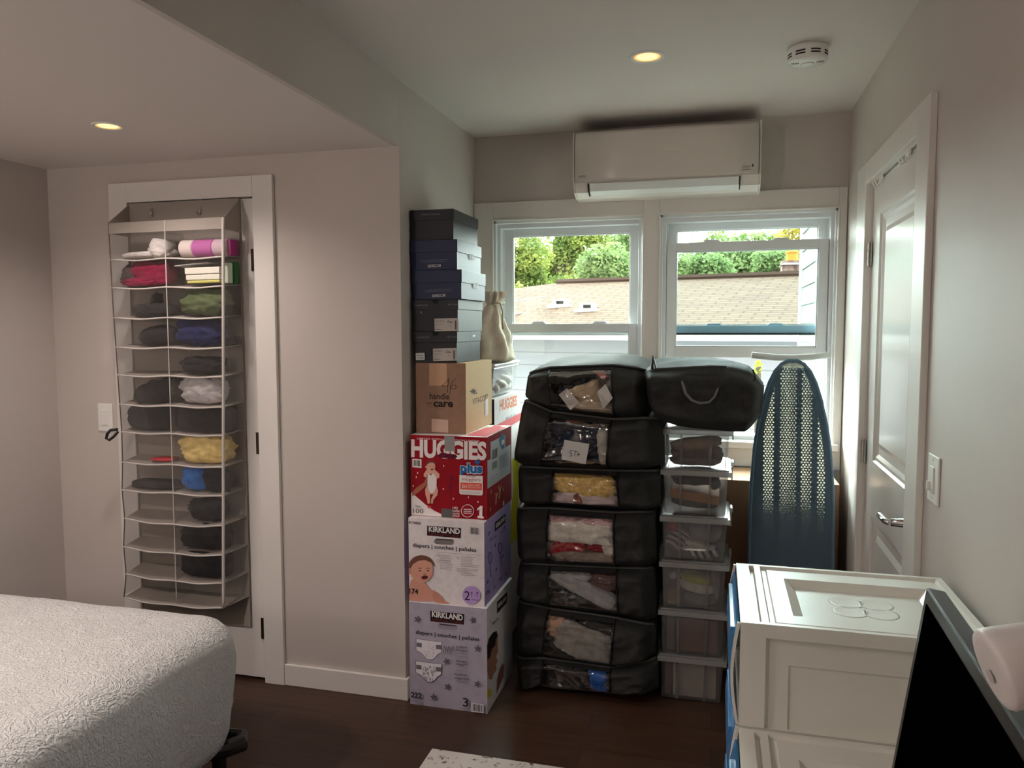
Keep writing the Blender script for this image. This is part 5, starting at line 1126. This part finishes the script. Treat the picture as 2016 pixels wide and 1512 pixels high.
def rug_nodes():
    nt = rug_m.node_tree; b = nt.nodes['Principled BSDF']; tc = nt.nodes.new('ShaderNodeTexCoord'); n = nt.nodes.new('ShaderNodeTexNoise'); n.inputs['Scale'].default_value = 38; n.inputs['Detail'].default_value = 5
    r = nt.nodes.new('ShaderNodeValToRGB'); r.color_ramp.elements[0].position = .34; r.color_ramp.elements[1].position = .42; r.color_ramp.elements[0].color = rgb(110, 106, 104); r.color_ramp.elements[1].color = rgb(208, 204, 198)
    nt.links.new(tc.outputs['Object'], n.inputs['Vector']); nt.links.new(n.outputs['Fac'], r.inputs['Fac']); nt.links.new(r.outputs['Color'], b.inputs['Base Color'])
rug_nodes()
tag(MB().box(-.955, -.02, 1.0, 2.472, .0005, .011).build('rug', rug_m, bevel=.003), 'white dark-speckled low rug on the dark wood floor at the bottom edge', 'rug')

# ================================================================== HANGING ORGANIZER
og = thing('hanging_organizer', 'grey over-door hanging organizer with clear pockets on the closet door', 'organizer', (-2.155, YC - .07, .235))
gf = mat('grey_organizer_fabric', (158, 150, 142), .9, .15, bump=.15, bump_scale=300); gp = mat('pale_piping', (196, 190, 184), .7, .2)
pvc = clear_mat('clear_pocket_vinyl', (.95, .95, .95), .02, .2, milk=.04, milk_c=(180, 174, 168), bump=.08, bump_scale=14, cap=.15)
mesh_c = clear_mat('clear_side_mesh', (.92, .92, .92), .02, .3, milk=.14, milk_c=(150, 144, 138), cap=.1)
YF, YK = 2.672, YC - .012
ZS = [1.887, 1.778, 1.663, 1.54, 1.419, 1.304, 1.182, 1.067, .939, .821, .70, .578, .461, .357]
def itp(z, T_):
    for (a, xa), (b_, xb_) in zip(T_, T_[1:]):
        if b_ <= z <= a: return xa + (xb_ - xa) * (a - z) / (a - b_)
    return T_[0][1] if z > T_[0][0] else T_[-1][1]
LT = [(1.95, -2.423), (1.6, -2.416), (1.3, -2.406), (1.067, -2.398), (.93, -2.40), (.82, -2.408), (.70, -2.400), (.578, -2.412), (.46, -2.404), (.357, -2.42)]
RTt = [(1.95, -1.881), (1.304, -1.902), (.939, -1.915), (.357, -1.935)]
CT = [(1.95, -2.152), (.357, -2.158)]
xl = lambda z: itp(z, LT); xr = lambda z: itp(z, RTt); xc = lambda z: itp(z, CT)
MB().box(-2.424, -1.893, YK, YK + .004, .235, 2.024).build('back_panel', gf, og)
hd = MB()
hd.add([(xl(1.93), YF, 1.927), (xr(1.93), YF, 1.932), (xr(1.887), YF, 1.887), (xl(1.887), YF, 1.884)], [(0, 1, 2, 3)])
hd.build('header_band', gf, og, solid=.004)
for s, x in ((0, -2.424), (1, -1.889)):
    MB().add([(x, YK, 2.02), (x, YK, 1.885), (xl(1.93) if s == 0 else xr(1.93), YF, 1.885), (xl(1.93) if s == 0 else xr(1.93), YF, 1.93)], [(0, 1, 2, 3)]).build('header_gusset', gf, og, solid=.004)
for k in range(2):
    x = -2.31 + k * .235
    MB().box(x - .006, x + .006, YK - .0045, YK - .001, 1.965, 2.0).tube([(x, YK - .003, 1.985), (x, YK - .008, 1.97), (x, YK - .018, 1.962), (x, YK - .022, 1.974)], .0025, 6).box(x - .008, x + .008, YK - .001, YK + .03, 2.024, 2.027).build('door_hook', M['chrome'], og)
def fsh(z0, i): return z0
for i, z in enumerate(ZS[1:]):
    last = i == 12
    def shp(u, v, z=z, i=i):
        xa, xb_ = (xl(z), xr(z)); x = xa + (xb_ - xa) * u; xk = -2.424 + (.531) * u
        sag = -.006 * math.sin(math.pi * u * 2) ** 2 - (.010 * math.sin(math.pi * u) if i > 8 else 0)
        return (x * (1 - v) + xk * v, YF * (1 - v) + YK * v, z + sag * (1 - v) + .012 * v)
    sh = MB().grid(shp, 16, 3).build('shelf', gf, og, solid=.0025)
    MB().tube([Vector(shp(u / 16, 0)) + Vector((0, -.001, 0)) for u in range(17)], .0035, 6).build('edge_piping', gp, sh, smooth=True)
for i in range(13):
    za, zb_ = ZS[i], ZS[i + 1]
    for (fa, fb, nm) in ((xl, xc, 'l'), (xc, xr, 'r')):
        MB().grid(lambda u, v: (fa(za + (zb_ - za) * v) * (1 - u) + fb(za + (zb_ - za) * v) * u, YF - .004 * math.sin(math.pi * u) * math.sin(math.pi * v), za + (zb_ - za) * v), 6, 4).build('clear_pocket', pvc, og, smooth=True)
for nm, fx in (('side_panel', xl), ('side_panel', xr)):
    xk = -2.424 if fx is xl else -1.893
    MB().grid(lambda u, v: (fx(1.887 + (.357 - 1.887) * v) * (1 - u) + xk * u, YF * (1 - u) + YK * u, 1.887 + (.37 - 1.887) * v), 3, 30).build(nm, mesh_c, og)
MB().grid(lambda u, v: (xc(1.887 + (.357 - 1.887) * v) * (1 - u) - 2.158 * u, (YF + .003) * (1 - u) + YK * u, 1.887 + (.37 - 1.887) * v), 3, 30).build('divider', mesh_c, og)
for fx, r in ((xl, .0022), (xc, .0022), (xr, .006)):
    MB().tube([(fx(z), YF - .001, z) for z in [1.93 - k * (1.93 - .357) / 40 for k in range(41)]], r, 6).build('vertical_piping', gp if fx is not xl else mat('dark_piping', (96, 88, 82), .8, .2), og, smooth=True)
MB().tube([(-2.428, YF + .01, 1.075), (-2.455, YF, 1.072), (-2.472, YF, 1.055), (-2.478, YF, 1.036), (-2.462, YF, 1.03), (-2.44, YF, 1.045), (-2.426, YF + .01, 1.066)], .006, 8).build('black_strap_loop', M['black_plastic'], og, smooth=True)
og_items = 'things in the hanging organizer'
def pocket(name, label, cat, row, side, u, w, h, m, seed, rot=0, depth=.085, zoff=0, fold=.24, power=2.8):
    z0, z1 = ZS[row] + .006, ZS[row - 1] - .006; zc = (z0 + z1) / 2; a, b_ = (xl(zc), xc(zc)) if side == 'l' else (xc(zc), xr(zc)); a += .008; b_ -= .01
    x = a + (b_ - a) * u; hh = (z1 - z0) * h
    mm = m if not isinstance(m, tuple) else fabric(m)
    def cl(p):
        zf = ZS[row] + .012 * (p.y - YF) / (YK - YF) + .002; fa, fb = (xl, xc) if side == 'l' else (xc, xr)
        p.z = max(zf, min(ZS[row - 1] - .004, p.z)); p.y = max(YF + .007, min(YK - .003, p.y)); lo, hi = fa(p.z) + .004, fb(p.z) - .004
        t_ = (p.y - YF) / (YK - YF); hi = hi if side == 'l' else hi * (1 - t_) + (-1.897) * t_
        p.x = max(lo, min(hi, p.x)); return p
    return cloth(name, label, cat, lump((x, (YF + YK) / 2 - .006, z0 + hh / 2 + zoff), ((b_ - a) * w, depth, hh), seed, fold, 17, 3, rot=rot, power=power, clip=cl), mm, og_items)
def pocketbox(name, label, cat, row, side, u0, u1, v0, v1, c, y0=.012, y1=.09, tilt=0):
    z0, z1 = ZS[row] + .006, ZS[row - 1] - .006; zc = (z0 + z1) / 2; a, b_ = (xl(zc), xc(zc)) if side == 'l' else (xc(zc), xr(zc)); a += .006; b_ -= .008; w = b_ - a; h = z1 - z0
    x0, x1 = a + w * u0, a + w * u1; za, zb_ = z0 + h * v0, z0 + h * v1
    o = MB().add([(x0, YF + y0, za), (x1, YF + y0, za + tilt), (x1, YF + y1, za + tilt), (x0, YF + y1, za), (x0, YF + y0, zb_), (x1, YF + y0, zb_ + tilt), (x1, YF + y1, zb_ + tilt), (x0, YF + y1, zb_)], [(3, 2, 1, 0), (4, 5, 6, 7), (0, 1, 5, 4), (1, 2, 6, 5), (2, 3, 7, 6), (3, 0, 4, 7)]).build(name, flat(*c), bevel=.003)
    return tag(o, label, cat, og_items)
pocket('white_cloth', 'white crumpled cloth in the top left organizer pocket', 'clothes', 1, 'l', .8, .4, .8, (222, 216, 212), 201); pocket('white_packet', 'flat white packet low in the top left organizer pocket', 'packet', 1, 'l', .45, .8, .3, (214, 208, 204), 202, .04, fold=.06)
def roll(label, name, row, side, u0, u1, cols, r=.036, cat='packet', seed=0):
    z0 = ZS[row] + .006 + r; zc = z0; a, b_ = (xl(zc), xc(zc)) if side == 'l' else (xc(zc), xr(zc)); a += .008; b_ -= .01; yc = (YF + YK) / 2; rt = thing(name, label, cat, (a + (b_ - a) * (u0 + u1) / 2, yc, z0 - r), og_items)
    n = len(cols)
    for k, (nm, f0, f1, c) in enumerate(cols):
        x0 = a + (b_ - a) * (u0 + (u1 - u0) * f0); x1 = a + (b_ - a) * (u0 + (u1 - u0) * f1)
        MB().lathe((x0, yc, z0), (1, 0, 0), [(r * .9, 0), (r, .004), (r, x1 - x0 - .004), (r * .9, x1 - x0)], 28).build(nm, flat(*c), rt, smooth=False)
    return rt
roll('rolled pink and white packet in the top right organizer pocket', 'rolled_packet', 1, 'r', .12, .98, [('white_end', 0, .28, (226, 214, 208)), ('pink_wrap', .28, .72, (190, 104, 168)), ('clear_end', .72, 1.0, (206, 180, 190))])
pocketbox('packet', 'magenta packet end at the right of the top organizer pocket', 'packet', 1, 'r', .97, 1.02, .05, .7, (160, 50, 120), .05, .1)
pocket('folded_jacket', 'maroon jacket bundle in the second left organizer pocket', 'clothes', 2, 'l', .62, .92, 1.06, (138, 22, 62), 211); pocket('folded_clothes', 'dark grey cloth behind the maroon jacket', 'clothes', 2, 'l', .22, .36, .9, (76, 66, 68), 212); pocket('folded_clothes', 'maroon fold low in the second left organizer pocket', 'clothes', 2, 'l', .4, .8, .35, (150, 26, 70), 213)
for k, (v0, v1, c, lb) in enumerate(((.08, .18, (212, 206, 120), 'yellow-edged packet at the bottom of the packet pile'), (.2, .4, (232, 230, 214), 'white packet in the middle of the packet pile'), (.43, .68, (236, 232, 218), 'white packet on top of the packet pile'))):
    pocketbox('packet', lb + ' in the second right pocket', 'packet', 2, 'r', .3 - .02 * k + .02, .92, v0, v1, c, tilt=.002)
pocketbox('clear_sleeve', 'flat clear sleeve above the packet pile in the second right pocket', 'packet', 2, 'r', .08, .7, .74, .78, (190, 186, 180), tilt=.012)
tg = pocketbox('green_box', 'small white and green box at the right side of the second right pocket', 'box', 2, 'r', .955, 1.03, .08, .86, (196, 206, 188), .03, .062); pocketbox('green_box', 'second small green-topped box behind the first at the side of the pocket', 'box', 2, 'r', .955, 1.035, .06, .92, (40, 110, 56), .068, .098)
pocket('cap', 'dark grey cap with an upright strap in the third left pocket', 'hat', 3, 'l', .62, .82, .5, (46, 46, 48), 221, 0, fold=.06); pocket('cap_strap', 'thin dark strap rising in the third left pocket', 'strap', 3, 'l', .62, .08, .9, (64, 62, 62), 222, -.35)
pocket('folded_clothes', 'olive-green folded cloth in the third right pocket', 'clothes', 3, 'r', .58, .92, 1.06, (92, 104, 72), 223); pocket('shoe', 'black shoe toe poking out behind the olive cloth', 'shoe', 3, 'r', .98, .16, .4, (14, 14, 15), 224)
pocket('cap', 'dark grey cap lying in the fourth left pocket', 'hat', 4, 'l', .68, .82, .78, (46, 45, 47), 231, .12, fold=.05, power=2.1); pocket('folded_clothes', 'navy cloth bundle in the fourth right pocket', 'clothes', 4, 'r', .46, .92, 1.06, (32, 42, 86), 232); pocket('shoe', 'black shoe heel at the right of the navy bundle', 'shoe', 4, 'r', .96, .16, .35, (20, 18, 20), 233)
pocket('folded_clothes', 'dark grey cloth lump in the fifth right pocket', 'clothes', 5, 'r', .5, .86, .72, (40, 40, 44), 241)
pocket('folded_clothes', 'charcoal cloth heaped in the sixth left pocket', 'clothes', 6, 'l', .62, .98, .84, (34, 34, 36), 251, .3); pocket('folded_clothes', 'pale grey scrunched cloth in the sixth right pocket', 'clothes', 6, 'r', .52, .92, 1.05, (190, 186, 188), 252, fold=.22)
pocket('rolled_clothes', 'thick black roll filling the seventh left pocket', 'clothes', 7, 'l', .52, 1.06, 1.06, (24, 24, 26), 261, fold=.05, power=4); pocket('rolled_clothes', 'thick black roll filling the seventh right pocket', 'clothes', 7, 'r', .54, 1.12, 1.08, (24, 24, 27), 262, fold=.04, power=5)
pocket('red_cloth', 'flat red cloth in the eighth left pocket', 'clothes', 8, 'l', .7, .5, .12, (196, 44, 60), 271, fold=.06); pocket('folded_clothes', 'yellow folded clothing in the eighth right pocket', 'clothes', 8, 'r', .54, 1.06, 1.04, (222, 196, 124), 272, fold=.24, power=3.4)
pocket('glasses_case', 'flat dark grey case in the ninth left pocket', 'case', 9, 'l', .54, .98, .32, (42, 41, 41), 281, fold=.02, power=5); pocket('folded_clothes', 'bright blue crumpled cloth in the ninth right pocket', 'clothes', 9, 'r', .3, .52, 1.04, (42, 104, 180), 282, fold=.22); pocket('folded_clothes', 'black cloth beside the blue one in the ninth right pocket', 'clothes', 9, 'r', .78, .6, 1.04, (24, 24, 28), 283)
pocket('gloves', 'dark grey gloves in the tenth right pocket', 'gloves', 10, 'r', .55, .84, .8, (38, 38, 40), 291, fold=.26); pocket('folded_clothes', 'black cloth in the eleventh right pocket', 'clothes', 11, 'r', .52, 1.02, 1.04, (22, 22, 25), 292, fold=.16, power=4); pocket('folded_clothes', 'black cloth in the twelfth right pocket', 'clothes', 12, 'r', .5, 1.04, 1.06, (20, 21, 26), 293, fold=.1, power=5)

# ================================================================== OUTDOORS
GZ = -2.9
grass = mat('pale_ground', (176, 174, 160), .9, .1, noise_amt=.2, noise_scale=2)
struct(MB().box(-40, 40, YW + T + .05, 70, GZ - .2, GZ).build('ground', grass))
def roof_mat():
    m = bpy.data.materials.new('roof_shingles'); m.use_nodes = True; nt = m.node_tree; b = nt.nodes['Principled BSDF']; b.inputs['Roughness'].default_value = .9; b.inputs['Specular IOR Level'].default_value = .1
    tc = nt.nodes.new('ShaderNodeTexCoord'); br = nt.nodes.new('ShaderNodeTexBrick'); br.inputs['Scale'].default_value = 1; br.inputs['Brick Width'].default_value = .36; br.inputs['Row Height'].default_value = .115; br.inputs['Mortar Size'].default_value = .017; br.inputs['Mortar Smooth'].default_value = .3
    br.inputs['Color1'].default_value = rgb(*RC1); br.inputs['Color2'].default_value = rgb(*RC2); br.inputs['Mortar'].default_value = rgb(*RC3); br.inputs['Bias'].default_value = -.2
    nt.links.new(tc.outputs['UV'], br.inputs['Vector']); nt.links.new(br.outputs['Color'], b.inputs['Base Color']); return m
RC1, RC2, RC3 = (98, 80, 65), (85, 68, 56), (64, 48, 41)
RL = at(1098, 557, 1, 14.5); RR = at(1585, 541, 1, 13.4); rd_ = (RR - RL); rd_.z = 0; rd_.normalize(); pn = Vector((rd_.y, -rd_.x, 0))   # pn points towards us
ridge0 = RL; ridge1 = RR + rd_ * 2.6; ridge1.z = ridge0.z; run, drop = 3.1, .86
EL = at(1036, 645, 2, ridge0.z - drop)
house = thing('neighbour_house', 'neighbouring house with a tan shingled roof seen through both windows', 'house', (-.5, 14, GZ))
def uvquad(name, quads, m, parent):
    mb = MB(); uvs = []
    for q in quads:
        mb.poly(q); o = Vector(q[0]); ex = (Vector(q[1]) - o).normalized(); nn = ex.cross(Vector(q[-1]) - o).normalized(); ey = nn.cross(ex)
        uvs += [((Vector(p) - o).dot(ex), (Vector(p) - o).dot(ey)) for p in q]
    ob = mb.build(name, m, parent); l = ob.data.uv_layers.new(name='UVMap')
    for i, u in enumerate(uvs): l.data[i].uv = u
    return ob
def dn(p, d, side=0.0, zd=drop): return p + pn * d + rd_ * side - Vector((0, 0, zd * d / run))
e0 = dn(ridge0, run); e0 = e0 + rd_ * ((EL - e0).dot(rd_)); e1 = dn(ridge1, run, 2.4)
bk0 = ridge0 - pn * run - rd_ * 2.4 - Vector((0, 0, drop)); bk1 = ridge1 - pn * run + rd_ * 2.4 - Vector((0, 0, drop))
rm = roof_mat()
uvquad('roof', [(e0, e1, ridge1, ridge0), (bk0, e0, ridge0), (e1, bk1, ridge1), (bk1, bk0, ridge0, ridge1)], rm, house)
MB().tube([ridge0, ridge1], .07, 6).build('ridge_cap', mat('ridge_brown', RC3, .9, .1), house)
gut = mat('white_gutter', (214, 214, 214), .5, .3)
MB().prism([e0 + Vector((0, 0, .0)), e0 + pn * .1, e0 + pn * .1 - Vector((0, 0, .16)), e0 - Vector((0, 0, .16))], e1 - e0).build('gutter', gut, house)
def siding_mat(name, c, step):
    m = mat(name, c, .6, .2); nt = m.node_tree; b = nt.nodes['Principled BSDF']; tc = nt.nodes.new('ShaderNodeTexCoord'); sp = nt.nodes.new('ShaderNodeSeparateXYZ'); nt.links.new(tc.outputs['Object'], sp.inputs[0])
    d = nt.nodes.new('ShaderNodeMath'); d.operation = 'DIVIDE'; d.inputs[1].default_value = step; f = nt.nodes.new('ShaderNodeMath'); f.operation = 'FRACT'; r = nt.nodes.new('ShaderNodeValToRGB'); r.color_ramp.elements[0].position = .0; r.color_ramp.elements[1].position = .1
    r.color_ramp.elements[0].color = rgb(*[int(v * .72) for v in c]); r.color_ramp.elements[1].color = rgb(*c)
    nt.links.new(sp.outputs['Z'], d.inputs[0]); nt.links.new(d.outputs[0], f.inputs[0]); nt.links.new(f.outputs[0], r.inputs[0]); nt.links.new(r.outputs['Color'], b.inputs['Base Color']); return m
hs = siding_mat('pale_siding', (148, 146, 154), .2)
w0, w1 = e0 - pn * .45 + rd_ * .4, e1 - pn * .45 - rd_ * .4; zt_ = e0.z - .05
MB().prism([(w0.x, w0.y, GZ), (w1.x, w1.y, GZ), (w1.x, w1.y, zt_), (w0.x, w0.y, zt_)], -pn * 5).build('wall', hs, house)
def clap(name, pa, pb, z0, z1, step, n, m, parent):
    """overlapping clapboards between two ground points; n = outward normal"""
    mb = MB(); z = z0; pa = Vector(pa); pb = Vector(pb); n = Vector(n)
    while z < z1:
        zz = min(z + step, z1); a = [pa + n * .018, pb + n * .018, pb + n * .004, pa + n * .004]
        v = [(a[0].x, a[0].y, z), (a[1].x, a[1].y, z), (a[2].x, a[2].y, zz + .01), (a[3].x, a[3].y, zz + .01)]
        mb.add(v, [(0, 1, 2, 3)]); mb.add([(pa.x, pa.y, z), (pb.x, pb.y, z), v[1], v[0]], [(0, 1, 2, 3)]); z += step
    return mb.build(name, m, parent)
# chimney behind the ridge
cp = (ridge0 + rd_ * 2.98 - pn * .25); bm_ = mat('chimney_brick', (128, 104, 96), .9, .1, noise_amt=.25, noise_scale=14)
ch0 = at(1540, 548, 1, 13.75); ch1 = at(1584, 546, 1, 13.75); chz = at(1560, 521, 1, 13.75).z
cm = MB(); cm.box(ch0.x, ch1.x, 13.75, 14.15, ch0.z - .5, chz); 
for k in range(9):
    zz = ch0.z - .1 + k * .045; cm.box(ch0.x - .004, ch1.x + .004, 13.745, 14.155, zz, zz + .036)
chim = cm.build('chimney', bm_, house)
cap_ = MB(); cap_.taper((ch0.x - .03, ch1.x + .03, 13.71, 14.19), (ch0.x + .06, ch1.x - .06, 13.8, 14.1), chz, chz + .07); cap_.build('chimney_crown', gut, chim)
pc = at(1559, 516, 1, 13.95); MB().lathe((pc.x, 13.95, chz + .06), (0, 0, 1), [(.1, 0), (.095, .14), (.11, .15), (.11, .18)], 20).build('chimney_pot', mat('clay', (206, 140, 60), .8, .2), chim)
# roof vents
for x, y, c in ((1105, 600, (206, 200, 196)), (1158, 608, (170, 168, 168))):
    d = FW + RT * ((x - 1008) / FPX) - UP * ((y - 756) / FPX); nrm = (Vector(rd_)).cross(dn(ridge0, 1) - ridge0).normalized(); tt_ = (ridge0 - CAMPOS).dot(nrm) / d.dot(nrm); q = CAMPOS + d * tt_
    MB().box(q.x - .13, q.x + .13, q.y - .12, q.y + .12, q.z - .1, q.z + .09).box(q.x - .2, q.x + .2, q.y - .19, q.y + .19, q.z - .12, q.z - .0).build('roof_vent', flat(*c), house, bevel=.02)
    MB().box(q.x - .06, q.x + .06, q.y - .125, q.y - .12, q.z + .01, q.z + .06).build('vent_opening', M['dark_slot'], house)
# our own house's projecting wall, seen at the right of the right window
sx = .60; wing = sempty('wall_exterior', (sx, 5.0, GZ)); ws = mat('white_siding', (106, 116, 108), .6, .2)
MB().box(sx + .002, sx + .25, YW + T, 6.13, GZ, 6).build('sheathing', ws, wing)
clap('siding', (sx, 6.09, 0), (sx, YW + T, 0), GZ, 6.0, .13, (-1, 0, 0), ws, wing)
MB().box(sx - .025, sx + .1, 6.05, 6.14, GZ, 6).build('corner_board', gut, wing)
struct(MB().box(XL - .4, XR + T + .3, YB - .5, YW + T, 2.7, 2.8).build('roof_slab', ws))
# wires
wm_ = flat(150, 150, 150)
for (a, b_, ya, yb, nm) in (((1000, 593), (1076, 584), 12.0, 12.6, 'upper'), ((1000, 618), (1062, 612), 12.0, 12.6, 'middle'), ((1000, 624), (1056, 620), 12.0, 12.6, 'lower')):
    A = at(*a, 1, ya); B = at(*b_, 1, yb); A2 = A - (B - A) * 1.2; B2 = B
    tag(MB().tube([A2 + (B2 - A2) * (k / 12) - Vector((0, 0, .03 * math.sin(math.pi * k / 12) - .01)) for k in range(13)], .009, 6).build('power_line', wm_), nm + ' pale overhead line crossing the trees in the left window', 'wire', 'overhead lines')
A = at(1400, 590, 1, 18.4); B = at(1555, 568, 1, 18.6); A2 = A - (B - A) * 3; B2 = B + (B - A)
tag(MB().tube([A2, A, B, B2], .008, 6).build('power_line', wm_), 'thin overhead line crossing the trees in the right window', 'wire', 'overhead lines')
# trees
bark = mat('bark', (86, 76, 64), .95, .1)
def leaf_mat(c1, c2):
    m = mat('leaves', c1, .7, .2, c2=c2, noise_scale=1.6); nt = m.node_tree; b = nt.nodes['Principled BSDF']; b.inputs['Transmission Weight'].default_value = 0
    tl = nt.nodes.new('ShaderNodeBsdfTranslucent'); mx = nt.nodes.new('ShaderNodeMixShader'); mx.inputs['Fac'].default_value = .35
    src = b.inputs['Base Color'].links[0].from_socket; nt.links.new(src, tl.inputs['Color'])
    nt.links.new(b.outputs[0], mx.inputs[1]); nt.links.new(tl.outputs[0], mx.inputs[2]); nt.links.new(mx.outputs[0], nt.nodes['Material Output'].inputs['Surface']); return m
LM = [leaf_mat((78, 104, 48), (150, 156, 84)), leaf_mat((100, 128, 78), (142, 158, 104)), leaf_mat((150, 140, 60), (196, 182, 90))]
def tree(label, x, y, top, rad, n, m, seed, low, leaf=.15):
    rd = random.Random(seed); t = thing('tree', label, 'tree', (x, y, GZ), 'trees beyond the neighbouring roof')
    tr = MB(); tr.tube([(x, y, GZ), (x + .1, y, GZ + 2), (x - .1, y, low + 1), (x, y, top - rad * .4)], (.011 * rad / 1.2 * 10), 8)
    blobs = []
    for k in range(30):
        a = rd.uniform(0, 6.28); r = rad * rd.uniform(.1, .9); z = rd.uniform(low + .3, top - rad * .25); fz_ = 1 - abs((z - (low + top) / 2) / ((top - low) / 2)) ** 2 * .55
        c = Vector((x + r * fz_ * math.cos(a), y + r * fz_ * math.sin(a) * .8, z)); blobs.append((c, rad * rd.uniform(.26, .44)))
        tr.tube([(x, y, max(GZ + 1.5, z - 1.2)), tuple((Vector((x, y, z - .6)) + c) / 2), tuple(c)], .045, 5)
    tr.build('trunk', bark, t, smooth=True)
    mb = MB(); vs = []; fs = []
    for k in range(n):
        c, r = blobs[k % len(blobs)]
        d = Vector((rd.gauss(0, 1), rd.gauss(0, 1), rd.gauss(0, 1))).normalized(); p = c + d * r * (rd.uniform(.55, 1.0)); s = leaf * rd.uniform(.6, 1.3)
        a = Vector((rd.gauss(0, 1), rd.gauss(0, 1), rd.gauss(0, .6))).normalized(); b_ = a.cross(d + Vector((rd.gauss(0, .5), rd.gauss(0, .5), rd.gauss(0, .5)))).normalized()
        o = len(vs); vs += [p - a * s * .5, p + b_ * s * .32, p + a * s * .55, p - b_ * s * .32]; fs.append((o, o + 1, o + 2, o + 3))
    mb.add(vs, fs); mb.build('foliage', m, t)
def atY(x, y, Y): return at(x, y, 1, Y)
TS = [('dense green tree filling the left edge of the left window', 1030, 21, -.5, 11000, 0, 428, 545), ('yellow-green tree in the middle of the left window', 1120, 28, .3, 11000, 0, 428, 520),
      ('green tree behind the roof at the right of the left window', 1205, 22, 1.0, 8000, 1, 478, 520), ('pale tree high in the upper right of the left window', 1238, 36, 2.2, 6500, 1, 434, 500),
      ('green tree behind the ridge at the left of the right window', 1385, 21.5, 1.2, 5000, 1, 500, 530), ('broad green tree behind the ridge in the middle of the right window', 1452, 26, 1.1, 6500, 1, 484, 530),
      ('green tree behind the ridge near the chimney', 1528, 21, 1.1, 5000, 1, 486, 530), ('yellow tree at the upper right of the right window', 1585, 30, 2.0, 4500, 2, 412, 500),
      ('tall pale tree high behind the right window', 1390, 38, 3.0, 3500, 1, 446, 500), ('tall green tree behind the top of the right window', 1490, 45, 3.0, 3500, 1, 442, 500),
      ('low green tree at the left of the neighbouring roof', 1000, 17.4, -1.5, 5500, 0, 560, 600)]
RADS = [88, 92, 66, 62, 56, 66, 52, 60, 62, 66, 60]
for i, (lb, px, Y, low, n, k, topy, midy) in enumerate(TS):
    c = atY(px, midy, Y); top = atY(px, topy, Y).z; lowz = atY(px, 668 if px < 1080 else 585, Y).z; tree(lb, c.x, Y, top, RADS[i] / FPX * Y, int(n * 1.25), LM[k], 100 + i, min(lowz, top - 1.4 * RADS[i] / FPX * Y), .0052 * Y)
# small bright shrub below the open sash
sp_ = thing('shrub', 'small bright green shrub top seen through the open right window', 'shrub', at(1493, 740, 1, 9) * 1)
sp_.location.z = GZ; q = at(1493, 722, 1, 9); rd = random.Random(3)
MB().tube([(q.x, 9, GZ), (q.x, 9, q.z)], .03, 6).build('stem', bark, sp_)
vs = []; fs = []
for k in range(70):
    z = rd.uniform(0, 1); p = Vector((q.x + rd.gauss(0, .012 + .022 * z), 9 + rd.gauss(0, .03), q.z + .07 - z * .14)); a = Vector((rd.gauss(0, 1), rd.gauss(0, 1), rd.gauss(0, 1))).normalized(); b_ = a.orthogonal().normalized(); o = len(vs); s = .022
    vs += [p - a * s, p + b_ * s * .5, p + a * s, p - b_ * s * .5]; fs.append((o, o + 1, o + 2, o + 3))
MB().add(vs, fs).build('foliage', leaf_mat((120, 160, 40), (170, 196, 60)), sp_)

# ================================================================== LIGHT
w = bpy.data.worlds.new('world'); SC.world = w; w.use_nodes = True; nt = w.node_tree; bg = nt.nodes['Background']
bg.inputs['Color'].default_value = (.87, 1.0, .95, 1)
tcw = nt.nodes.new('ShaderNodeTexCoord'); spw = nt.nodes.new('ShaderNodeSeparateXYZ'); nt.links.new(tcw.outputs['Generated'], spw.inputs[0])   # hazy sky, brightest towards +y
mrw = nt.nodes.new('ShaderNodeMapRange'); mrw.interpolation_type = 'SMOOTHSTEP'; mrw.inputs['From Min'].default_value = -.1; mrw.inputs['From Max'].default_value = .95
mrw.inputs['To Min'].default_value = 3.6; mrw.inputs['To Max'].default_value = 33.0; nt.links.new(spw.outputs['Y'], mrw.inputs['Value']); nt.links.new(mrw.outputs[0], bg.inputs['Strength'])
sl = bpy.data.lights.new('sun', 'SUN'); sl.energy = 2.5; sl.angle = math.radians(3); sl.color = (1, .95, .88); so = bpy.data.objects.new('sun', sl); COL.objects.link(so)
so.rotation_euler = Vector((-.35, .75, -.85)).to_track_quat('-Z', 'Y').to_euler()
for l, e, c in zip(LAMPS, (7, 24, 4, 85), ((1, .94, .84), (1, .86, .80), (1, .94, .86), (1, .86, .80))): l.energy = e; l.color = c
# unseen fill lamp added behind the camera to brighten ceiling and room
tl_ = thing('added_fill_lamp', 'added unseen fill lamp with an upward bowl behind the camera', 'lamp', (-2.45, -1.2, 0))
MB().lathe((-2.45, -1.2, 0), (0, 0, 1), [(.14, 0), (.14, .015), (.02, .03), (.012, .05), (.012, 1.62)], 28).build('stand', M['black_plastic'], tl_, smooth=True)
MB().lathe((-2.45, -1.2, 1.6), (0, 0, 1), [(.02, 0), (.1, .03), (.15, .1), (.146, .1), (.09, .036), (.01, .02)], 36, caps=False).build('bowl', M['black_plastic'], tl_, smooth=True)
l = bpy.data.lights.new('added_fill_bulb', 'POINT'); l.energy = 52; l.color = (1, .90, .84); l.shadow_soft_size = .14; o = bpy.data.objects.new('added_fill_bulb', l); COL.objects.link(o); o.location = (-2.45, -1.2, 1.72)
SC.view_settings.view_transform = 'Standard'; SC.view_settings.look = 'None'; SC.view_settings.gamma = 1; SC.view_settings.use_curve_mapping = False
SC.view_settings.exposure = 0.22
cy = SC.cycles; cy.max_bounces = 10; cy.diffuse_bounces = 5; cy.transparent_max_bounces = 24; cy.use_denoising = True; cy.sample_clamp_indirect = 6; cy.caustics_reflective = False; cy.caustics_refractive = False
